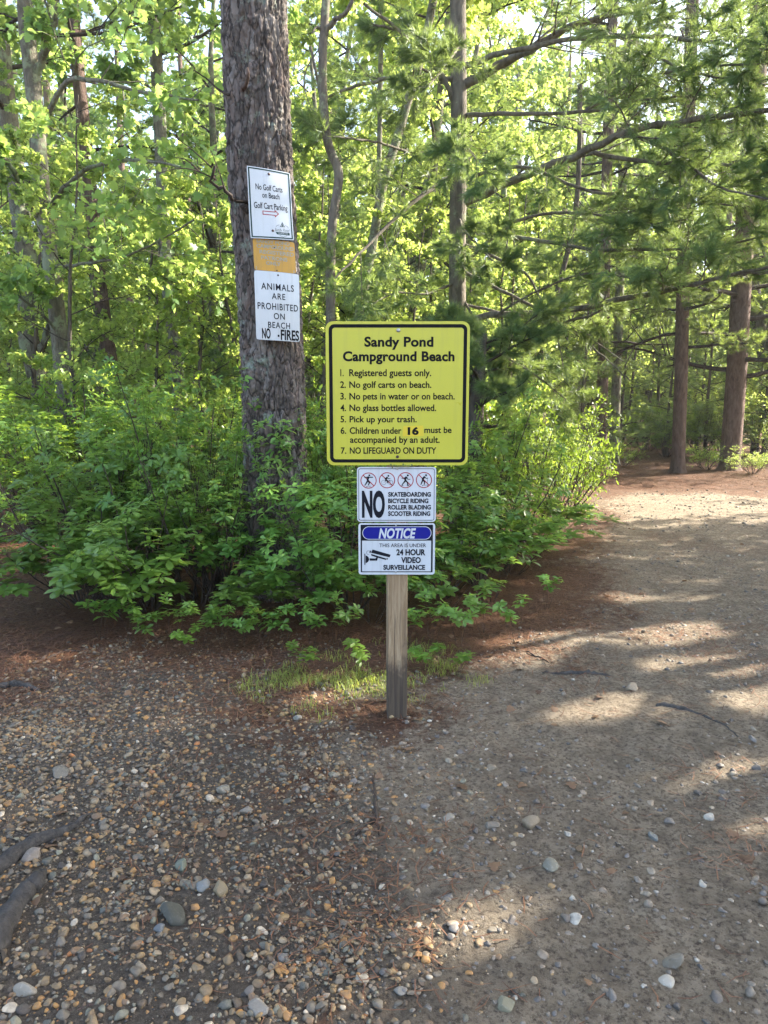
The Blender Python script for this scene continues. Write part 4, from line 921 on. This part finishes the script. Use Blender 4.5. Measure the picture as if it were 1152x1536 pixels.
for nm, z in (('lag_bolt', 1.66), ('lag_bolt', 1.19)):
    bmx = bmesh.new(); bmesh.ops.create_cone(bmx, cap_ends=True, segments=6, radius1=.009, radius2=.008, depth=.008)
    for v in bmx.verts: v.co = Vector((v.co.x, .0485 + v.co.z, z + v.co.y))
    bm_obj(bmx, nm, M['bolt'], post)

# ---- signs nailed to the pine
S = Sign('parking_sign', 'white green edged golf cart sign with a red arrow, topmost on the pine', at(369.8, 248.5, 5.03), at(434.5, 260, 5.16), at(441, 360.5, 5.15), at(376, 357, 5.05), (0, 0, 100, 165))
S.warp = lambda u, v: .010 * np.sin(u * 3.1) + .004 * np.sin(v * 5 + 1)
def gridpanel(S, nx=16, ny=20, h0=-.0015, h1=0, r=0):
    x0, y0, x1, y1 = S.r; X, Y = np.meshgrid(np.linspace(x0, x1, nx), np.linspace(y0, y1, ny))
    if r:
        for cx, cy in ((x0, y0), (x1, y0), (x0, y1), (x1, y1)):
            qx = cx + (r if cx == x0 else -r); qy = cy + (r if cy == y0 else -r)
            ou = ((X - qx) * (cx - qx) > 0) & ((Y - qy) * (cy - qy) > 0); d = np.hypot(X - qx, Y - qy); k = np.where(ou & (d > r), r / np.maximum(d, 1e-6), 1)
            X = qx + (X - qx) * k; Y = qy + (Y - qy) * k
    xy = np.stack([X.ravel(), Y.ravel()], 1); g = Geo(); i = (np.arange(ny - 1)[:, None] * nx + np.arange(nx - 1)[None]).ravel()
    Q = np.stack([i, i + 1, i + nx + 1, i + nx], 1); g.add(S.pt(xy, h1), Q); g.add(S.pt(xy, h0), Q[:, ::-1])
    e = np.concatenate([np.arange(nx), np.arange(1, ny) * nx + nx - 1, (ny - 1) * nx + np.arange(nx - 2, -1, -1), np.arange(ny - 2, 0, -1) * nx])
    n = len(e); a = S.pt(xy[e], h1); b = S.pt(xy[e], h0); j = np.arange(n); g.add(np.concatenate([a, b]), np.stack([j, (j + 1) % n, (j + 1) % n + n, j + n], 1))
    return g
def dense(P, k=10):
    P = np.asarray(P, float); Q = np.roll(P, -1, 0); t = np.linspace(0, 1, k, endpoint=False)[None, :, None]; return (P[:, None] * (1 - t) + Q[:, None] * t).reshape(-1, 2)
gridpanel(S, r=1.5).build('panel', M['sign_white'], S.root)
g = Geo(); S.flat(g, *ring(dense([(2.2, 2.2), (97.8, 2.2), (97.8, 162.8), (2.2, 162.8)], 16), dense([(5.2, 5.2), (94.8, 5.2), (94.8, 159.8), (5.2, 159.8)], 16)), .0012); g.build('border', M['ink_green'], S.root, False)
for a in (('No Golf Carts', 17, 79, 51, 38), ('on Beach', 31, 71, 68.5, 56), ('Golf Cart Parking', 11.5, 89, 94, 80.5)): line([(*a, .012, 0, .0014)], 'text_line', 'ink_navy')
A = np.array([(30, 99), (58, 99), (58, 94.5), (68, 103.5), (58, 113), (58, 108.5), (30, 108.5)]); B = np.array([(31.8, 100.8), (59.6, 100.8), (59.8, 98.3), (65.3, 103.6), (59.8, 109.2), (59.6, 106.7), (31.8, 106.7)])
g = Geo(); S.flat(g, *ring(A, B), .0012); g.build('arrow', M['ink_red'], S.root, False)
g = Geo()
S.flat(g, *ring(np.array([(74.5, 122), (80, 134), (69, 134)]), np.array([(74.5, 125), (78, 133), (71, 133)])), .0012)
S.flat(g, *solid([(74.5, 126.5), (76, 130), (75.4, 133), (73.6, 133), (73, 130)]), .0012); S.flat(g, *stroke([(68, 134), (81, 134)], .9), .0013)
S.flat(g, *stroke([(59, 135), (62, 131.5), (67, 129.5)], .8), .0012); S.flat(g, *stroke([(81, 130), (86, 132), (88.5, 136)], .8), .0012)
S.text(g, 'Sandy Pond', 55, 91, 146, 138, -.004, .45, .0012); S.flat(g, *solid([(57, 149), (60, 147.5), (89, 147.5), (91, 149), (90, 154), (61, 153)]), .0011)
S.flat(g, *stroke([(66, 155), (74.5, 159), (84, 155)], .8), .0012)
lg = g.build('logo', M['ink_green'], S.root, False)
g = Geo(); S.text(g, 'CAMPGROUND', 63, 87, 152, 149, .0, h=.0017); g.build('ribbon_lettering', M['sign_white'], lg, False)
head(S, 49, 12, 3.2, .006, 'bolt_dark'); head(S, 51, 145, 3.0, .006, 'bolt_dark')

S = Sign('faded_sign', 'small orange sign with worn grey letters in the middle of the pine signs', at(379, 357, 5.075), at(441.5, 363.5, 5.175), at(444.5, 410.5, 5.17), at(381.5, 404.5, 5.09), (0, 0, 100, 76))
S.warp = lambda u, v: .008 * np.sin(u * 3.1) - .012 * np.clip(u + v - 1.35, 0, 1)
gridpanel(S, r=5).build('panel', M['sign_orange'], S.root)
for st, x0, x1, yb, yc in (('SANDY POND', 8, 88, 9.5, 2), ('CAMPGROUND', 8, 97, 21.5, 13), ('REGISTERED', 14, 97, 35, 26.5), ('PATRONS', 17, 80, 49, 40.5), ('ONLY', 28, 63, 61, 53)): line([(st, x0, x1, yb, yc, .03, 0, .0012)], 'text_line', 'ink_grey')
g = Geo(); S.flat(g, *solid([(4, 67), (50, 67), (96, 68), (96, 75), (4, 75)]), .0006); g.build('worn_band', M['ink_grey'], S.root, False)
head(S, 50, 18, 1.6, .004, 'bolt_dark'); head(S, 53, 73, 1.8, .004, 'bolt_dark')

S = Sign('animals_sign', 'white animals prohibited sign with a hand painted no fires line, lowest on the pine', at(381, 405, 5.06), at(448.5, 411.5, 5.165), at(450, 513, 5.17), at(384.5, 509, 5.08), (0, 0, 100, 156))
S.warp = lambda u, v: .012 * np.sin(u * 3.1) + .004 * np.sin(v * 4)
gridpanel(S, r=4).build('panel', M['sign_white'], S.root)
for st, x0, x1, yb, yc in (('ANIMALS', 14, 87, 41.5, 27), ('ARE', 36.5, 67, 62, 48.5), ('PROHIBITED', 5, 96, 86, 71.5), ('ON', 40, 65, 107, 93.5), ('BEACH', 27, 77, 127.5, 114)): line([(st, x0, x1, yb, yc, .012, 0, .0012, 1.14)], 'text_line', 'ink_navy')
line([('NO', 13, 32, 152, 130, .03, 0, .0016)], 'painted_word'); line([('-', 48, 52, 152, 130, .03, 0, .0016), ('FIRES', 55, 98, 153, 131, .03, 0, .0016)], 'painted_word')
head(S, 52, 7, 2.0, .006, 'bolt_dark')

# ------------------------------------------------------------------ gravel, stones, litter, grass, roots
def ico(sub):
    bm = bmesh.new(); bmesh.ops.create_icosphere(bm, subdivisions=sub, radius=1)
    bm.verts.index_update(); V = np.array([v.co[:] for v in bm.verts]); F = np.array([[v.index for v in f.verts] for f in bm.faces]); bm.free(); return V, F
ICO1, ICO2, ICO3 = ico(1), ico(2), ico(3)
def pebbles(geo, xy, r, tpl, m=0, sink=.25, planes=4):
    V0, F0 = tpl; n = len(xy)
    if n == 0: return
    V = np.repeat(V0[None], n, 0)
    for k in range(planes):
        nn = norm(rnd(n)); c = rng.uniform(.45, .95, n); d = np.einsum('nvk,nk->nv', V, nn)
        V = V - np.maximum(d - c[:, None], 0)[..., None] * nn[:, None] * .92
    kk = rnd(n, 1.6); V = V * (1 + .10 * np.sin(np.einsum('nvk,nk->nv', V, kk) * 1.6 + rng.random(n)[:, None] * 6))[..., None]
    S3 = np.stack([np.ones(n), rng.uniform(.62, 1, n), rng.uniform(.42, .75, n)], 1); V = V * S3[:, None]
    a = rng.random(n) * 6.28; tx = rng.normal(0, .25, n); c, s = np.cos(a)[:, None], np.sin(a)[:, None]
    z = V[..., 2] + V[..., 0] * tx[:, None]; x = V[..., 0] * c - V[..., 1] * s; y = V[..., 0] * s + V[..., 1] * c
    P = np.stack([x, y, z], -1) * r[:, None, None]
    h = ghz(xy[:, 0], xy[:, 1]); P = P + np.stack([xy[:, 0], xy[:, 1], h + r * S3[:, 2] * (1 - 2 * sink)], 1)[:, None]
    off = (np.arange(n) * len(V0))[:, None, None]; geo.add(P.reshape(-1, 3), (F0[None] + off).reshape(-1, 3), m)
def stone_mat(name, stops, var=.25):
    m, t, b = nt(name); b.inputs['Roughness'].default_value = .62; b.inputs['Specular IOR Level'].default_value = .35
    g = t.nodes.new('ShaderNodeNewGeometry'); c = ramp(t, g.outputs['Random Per Island'], stops, 'CONSTANT')
    co = coords(t); f = noise(t, co, 160, 5, .75); f2 = noise(t, co, 45, 4, .6)
    c = mixc(t, ramp(t, f, [(.4, (0, 0, 0)), (.75, (var,) * 3)]), c, (.26, .22, .18))
    c = mixc(t, ramp(t, f2, [(.35, (.55, .55, .55)), (.6, (0, 0, 0))]), c, (.06, .05, .043))
    t.links.new(c, b.inputs['Base Color']); bump(t, b, f, .35, .003); return m
PAL = [(.0, (0.150, 0.122, 0.085)), (.10, (0.094, 0.065, 0.038)), (.20, (0.221, 0.147, 0.071)), (.36, (0.273, 0.172, 0.071)), (.48, (0.338, 0.168, 0.046)), (.56, (0.150, 0.126, 0.092)), (.64, (0.099, 0.097, 0.074)), (.70, (0.188, 0.113, 0.058)), (.79, (0.282, 0.210, 0.127)), (.87, (0.043, 0.034, 0.026)), (.92, (0.188, 0.176, 0.120)), (.96, (0.470, 0.386, 0.276)), (.985, (0.338, 0.126, 0.032))]
M['gravel'] = stone_mat('gravel_stones', PAL)
M['path_stone'] = stone_mat('path_stones', [(.0, (.20, .165, .125)), (.2, (.13, .108, .088)), (.4, (.27, .205, .14)), (.58, (.17, .15, .13)), (.72, (.31, .25, .175)), (.85, (.09, .08, .072)), (.95, (.42, .38, .31))])
rng = np.random.default_rng(90)
def scatter(n, x0, x1, y0, y1, fn):
    P = np.stack([rng.uniform(x0, x1, n), rng.uniform(y0, y1, n)], 1); g, p, a = masks(P); return P[rng.random(n) < fn(P, g, p, a)]
vis = lambda P: np.abs(P[:, 0]) < .62 * P[:, 1] + .25
G = Geo()
P = scatter(360000, -2.8, .5, 1.15, 4.4, lambda P, g, p, a: g ** 1.3 * vis(P) * (1 - .25 * a) * np.clip(.56 + .9 * fbm(np.stack([P[:, 0] * 1.1, P[:, 1] * 1.1, P[:, 0] * 0], 1), 3), .22, 1))
r = np.clip(rng.lognormal(math.log(.0046), .60, len(P)), .002, .0175)
big = (P[:, 1] < 2.3) & (r > .0095); mid = ~big & (r > np.where(P[:, 1] < 2.6, .004, .0075)); low = ~big & ~mid
for k_, t_, pl in ((big, ICO3, 7), (mid, ICO2, 6), (low, ICO1, 2)): pebbles(G, P[k_], r[k_], t_, planes=pl, sink=.42)
NG = len(P)
tag(G.build('gravel', M['gravel']), 'loose mixed grey tan and ochre pebbles covering the ground at lower left', 'gravel', kind='stuff')
G = Geo()
P = scatter(130000, -.6, 5.5, 1.15, 8.0, lambda P, g, p, a: p * (1 - g) * vis(P) * np.clip(.55 + 1.0 * fbm(np.stack([P[:, 0] * .9, P[:, 1] * .9, P[:, 0] * 0 + 4], 1), 3), .06, .9))
r = np.clip(rng.lognormal(math.log(.0038), .62, len(P)), .0018, .02)
nearp = (P[:, 1] < 3.2) & (r > .0055); pebbles(G, P[nearp], r[nearp], ICO3, planes=7, sink=.3); pebbles(G, P[~nearp], r[~nearp], ICO1, sink=.3)
P = scatter(26000, 0, 9, 8, 13.5, lambda P, g, p, a: p * vis(P) * .45); r = np.clip(rng.lognormal(math.log(.009), .5, len(P)), .005, .035); pebbles(G, P, r, ICO1, sink=.3)
tag(G.build('path_grit', M['path_stone']), 'small grit and scattered pebbles pressed into the sandy path', 'grit', kind='stuff')
STONES = [(948, 1033, 13, 'angular pale rock on the path in front of the sunlit patch', (.34, .29, .23)), (672, 1225, 12, 'pale rounded stone on the sand below and right of the post', (.32, .30, .27)), (738, 1150, 11, 'flat tan stone pair member lying right of the post foot', (.27, .23, .18)), (737, 1236, 13, 'half buried grey stone right of the pale rounded stone', (.22, .20, .18)), (795, 1231, 14, 'long tan stone lying flat on the sandy ground', (.3, .25, .19)), (870, 1268, 9, 'brown rounded stone in the middle of the sandy ground', (.22, .15, .09)), (825, 1296, 13, 'broad flat greenish grey stone near the brown stone', (.24, .24, .21)), (756, 1505, 15, 'pointed greenish stone at the bottom edge right of centre', (.26, .26, .20)), (305, 1330, 12, 'speckled blue grey round stone in the lower left gravel', (.24, .26, .28)), (330, 1338, 13, 'tan oval stone touching the speckled blue grey stone', (.28, .23, .15)), (258, 1372, 20, 'large dark green grey flat stone in the lower left gravel', (.075, .08, .07)), (272, 1300, 12, 'upright greenish pointed stone in the left gravel', (.17, .20, .17)), (48, 1285, 14, 'pinkish grey stone beside the upper root', (.26, .23, .21)), (38, 1480, 16, 'light grey stone at the bottom left corner', (.36, .34, .31)), (388, 1512, 15, 'square grey stone at the bottom edge left of centre', (.27, .26, .25)), (240, 1395, 9, 'blue slate stone left of the dark flat stone', (.17, .19, .22)), (335, 1180, 11, 'pale grey angular stone in the middle of the gravel', (.25, .25, .23)), (90, 1160, 13, 'flat grey stone at left in the gravel', (.2, .19, .17)), (370, 1213, 12, 'grey wedge stone right of the middle of the gravel', (.26, .24, .22)), (446, 1075, 11, 'grey stone with a white face at the front of the grass', (.30, .29, .27)), (590, 1072, 7, 'small tan stone at the very foot of the wooden post', (.42, .33, .2)), (1005, 1440, 15, 'half sunken grey stone at lower right', (.25, .23, .2)), (1000, 1465, 10, 'white pointed stone below the half sunken stone', (.55, .52, .48)), (600, 1485, 11, 'grey block stone at the bottom centre', (.24, .24, .24)), (1055, 1280, 10, 'brown pebble stone at right on the sand', (.2, .16, .12)), (980, 1248, 9, 'bluish grey stone on the right sand', (.2, .22, .23))]
_im = {}
for px, py, rp, lb, c in STONES:
    x, y = ground(px, py); dist = math.hypot(y, CAM_H); rr_ = rp / FPX * dist
    gq = Geo(); pebbles(gq, np.array([[0., 0.]]), np.array([rr_]), ICO3, planes=11, sink=.25)
    V = gq.V[0]; V[:, 2] -= gh(0, 0); key = tuple(c)
    mm = M.get(('st', key))
    if mm is None:
        mm, t, b = nt('stone'); b.inputs['Roughness'].default_value = .75; co = coords(t)
        f = noise(t, co, 90, 6, .75); f2 = noise(t, co, 25, 5, .6); cc = mixc(t, f2, tuple(v * .4 * k for v, k in zip(c, (1.08, 1, .86))), tuple(v * .8 * k for v, k in zip(c, (1.08, 1, .86)))); cc = mixc(t, ramp(t, f, [(.55, (0, 0, 0)), (.68, (.6, .6, .6))]), cc, tuple(min(1, v * 1.15) for v in c))
        t.links.new(cc, b.inputs['Base Color']); bump(t, b, f, .6, .004); M['st', key] = mm
    o = gq.build('stone', mm, loc=(x, y, gh(x, y))); tag(o, lb, 'stone')
# needle litter
rng = np.random.default_rng(91); G = Geo()
def litter(n, x0, x1, y0, y1, fn, L=(.05, .11), wd=.0017):
    P = scatter(n, x0, x1, y0, y1, fn); k = len(P); a = rng.random(k) * 6.28; d = np.stack([np.cos(a), np.sin(a), rng.normal(0, .14, k)], 1); d = norm(d)
    z = ghz(P[:, 0], P[:, 1]) + rng.uniform(.002, .016, k); side = norm(np.cross(d, np.array([0, 0, 1.]))) * wd; l = rng.uniform(*L, k)[:, None]
    b = np.stack([P[:, 0], P[:, 1], z], 1); bend = np.cross(d, [0, 0, 1.]) * rng.normal(0, .12, k)[:, None] * l
    V = np.stack([b - side, b + side, b + d * l * .5 + bend + side, b + d * l * .5 + bend - side, b + d * l + side * .4, b + d * l - side * .4], 1)
    o = (np.arange(k) * 6)[:, None, None]; G.add(V.reshape(-1, 3), (np.array([[0, 1, 2, 3], [3, 2, 4, 5]])[None] + o).reshape(-1, 4))
litter(90000, -4, 3.4, 3.0, 8, lambda P, g, p, a: np.clip(1 - g * .93 - p * .95, .0, 1) * (1 - .6 * a) * vis(P))
litter(60000, -.6, 4.5, 1.2, 8, lambda P, g, p, a: np.clip(fbm(np.stack([P[:, 0] * 1.6, P[:, 1] * 1.6, P[:, 0] * 0 + 9], 1), 3) * .9 + .1, .05, .8) * p * vis(P), (.03, .09), .0017)
litter(12000, -2.6, .6, 1.2, 4.2, lambda P, g, p, a: np.clip(fbm(np.stack([P[:, 0] * 1.6, P[:, 1] * 1.6, P[:, 0] * 0 + 19], 1), 3) * .9 + .1, 0, .6) * g * vis(P), (.03, .08), .0012)
litter(70000, .5, 9.5, 12.0, 24, lambda P, g, p, a: (1 - p) * vis(P), (.08, .16), .004)
P = scatter(2600, -3.5, 4.5, 1.3, 9, lambda P, g, p, a: (.22 + .5 * (1 - p) * (1 - g)) * vis(P)); k = len(P)
d = norm(np.concatenate([rnd(k)[:, :2], np.zeros((k, 1))], 1)); place(G, LEAF_MAPLE, np.concatenate([P, ghz(P[:, 0], P[:, 1])[:, None] + .012], 1), d + rnd(k, .12), norm(np.array([0, 0, 1.]) + rnd(k, .3)), rng.uniform(.02, .05, k), None, 1)
tag(G.build('needle_litter', [M['dry_needle'], M['dry_leaf']]), 'reddish brown fallen pine needles carpeting the ground under the shrubs', 'pine needles', kind='stuff')
# grass
rng = np.random.default_rng(92); G = Geo()
P = scatter(20000, -1.2, .8, 3.0, 4.4, lambda P, g, p, a: a * np.clip(.12 + 1.1 * fbm(np.stack([P[:, 0] * 6, P[:, 1] * 6, P[:, 0] * 0 + 2], 1), 3), 0, .9))
k = len(P); a = rng.random(k) * 6.28; l = rng.uniform(.02, .085, k)[:, None]; b = np.stack([P[:, 0], P[:, 1], ghz(P[:, 0], P[:, 1]) - .002], 1)
out = np.stack([np.cos(a), np.sin(a), a * 0], 1); side = np.stack([-np.sin(a), np.cos(a), a * 0], 1) * .0013; cv = rng.uniform(.8, 2.1, k)[:, None]
m1 = b + np.array([0, 0, 1.]) * l * .6 + out * l * .2 * cv; t1 = b + np.array([0, 0, 1.]) * l * (1 - .42 * cv) + out * l * .75 * cv
V = np.stack([b - side, b + side, m1 + side * .8, m1 - side * .8, t1], 1); o = (np.arange(k) * 5)[:, None, None]
base = G.n; G.add(V.reshape(-1, 3), (np.array([[0, 1, 2, 3]])[None] + o).reshape(-1, 4)); G.F.append(((np.array([[3, 2, 4]])[None] + o).reshape(-1, 3) + base, 0))
tag(G.build('grass', M['grass']), 'thin yellow green grass growing round the foot of the post', 'grass', kind='stuff')
# roots and sticks
def lying(name, label, pts, r, mat, lift=.3, cat=None, seed=0, n=26, sides=9):
    rr = np.random.default_rng(seed); P2 = smooth_path([(*ground(x, y), 0) for x, y in pts], n); c = P2[n // 2].copy(); c[2] = gh(c[0], c[1])
    q = np.interp(np.linspace(0, 1, n), np.linspace(0, 1, len(r)), r) * (1 + rr.normal(0, .08, n))
    P2[:, 2] = ghz(P2[:, 0], P2[:, 1]) + q * lift + rr.normal(0, .002, n); P2[:, :2] += rr.normal(0, .003, (n, 2))
    o = Geo().add(*tube(P2 - c, q, sides)).build(name, M[mat], loc=tuple(c)); return tag(o, label, cat or name.replace('_', ' '))
lying('exposed_root', 'weathered grey root crossing the gravel at the left edge, upper of two', [(-40, 1330), (10, 1295), (50, 1265), (100, 1245), (135, 1222)], [.03, .028, .026, .016, .004], 'root', .25, 'root', 1)
lying('exposed_root', 'thick dark root at the left edge below the other root', [(-20, 1450), (0, 1400), (25, 1355), (50, 1325), (66, 1308)], [.035, .035, .03, .03, .012], 'root', .25, 'root', 2)
lying('exposed_root', 'dark root across the brown bank at the far left', [(-10, 1030), (20, 1025), (45, 1028), (60, 1034)], [.02, .02, .016, .006], 'root', .4, 'root', 3)
lying('exposed_root', 'thin dark root across the path beside the angular pale rock', [(815, 1008), (850, 1007), (890, 1010), (915, 1012)], [.006, .012, .014, .006], 'root', .5, 'root', 4)
lying('exposed_root', 'dark root emerging from the path right of the angular pale rock', [(985, 1055), (1010, 1058), (1050, 1068), (1085, 1085), (1110, 1105)], [.012, .014, .008, .008, .003], 'root', .4, 'root', 5)
lying('stick', 'short dark stick standing out of the gravel below the post', [(558, 1160), (562, 1190), (565, 1225), (570, 1250)], [.004, .006, .007, .003], 'twig', .6, 'stick', 6, 14, 6)
lying('stick', 'short dark stick lying across the end of the other below the post', [(535, 1250), (550, 1236), (566, 1228)], [.003, .006, .005], 'twig', .6, 'stick', 7, 12, 6)
lying('stick', 'black stick on the needle bed at the left under the shrubs', [(70, 985), (85, 978), (100, 972), (120, 970)], [.006, .012, .012, .005], 'twig', .6, 'stick', 8, 12, 6)
lying('stick', 'thin stick near the path edge beyond the shrubs', [(790, 975), (810, 985), (828, 993)], [.004, .006, .003], 'twig', .6, 'stick', 9, 12, 6)
lying('stick', 'thin reddish stick in the lower left gravel', [(98, 1512), (130, 1505), (160, 1494)], [.002, .003, .002], 'bark_red', .8, 'stick', 10, 12, 6)
lying('stick', 'thin dark stick on the lower right sand', [(780, 1332), (788, 1345), (795, 1358)], [.002, .003, .002], 'twig', .8, 'stick', 11, 12, 6)
print('PEBBLES', NG, 'OBJS', len(bpy.data.objects), 'POLYS', sum(len(m.polygons) for m in bpy.data.meshes))

if HAZE:
    hm = bpy.data.materials.new('haze'); hm.use_nodes = True; t = hm.node_tree; t.nodes.clear()
    o_ = t.nodes.new('ShaderNodeOutputMaterial'); v_ = t.nodes.new('ShaderNodeVolumePrincipled'); v_.inputs['Color'].default_value = (.88, .93, .95, 1); v_.inputs['Density'].default_value = HAZE; v_.inputs['Anisotropy'].default_value = .3
    t.links.new(v_.outputs[0], o_.inputs['Volume'])
    x0, x1, y0, y1, z0, z1 = -330, 330, -170, 430, -4, 60
    V = np.array([(x, y, z) for z in (z0, z1) for y in (y0, y1) for x in (x0, x1)]); F = np.array([[0, 2, 3, 1], [4, 5, 7, 6], [0, 1, 5, 4], [2, 6, 7, 3], [0, 4, 6, 2], [1, 3, 7, 5]])
    tag(Geo().add(V, F).build('haze', hm, smooth=False), kind='stuff')
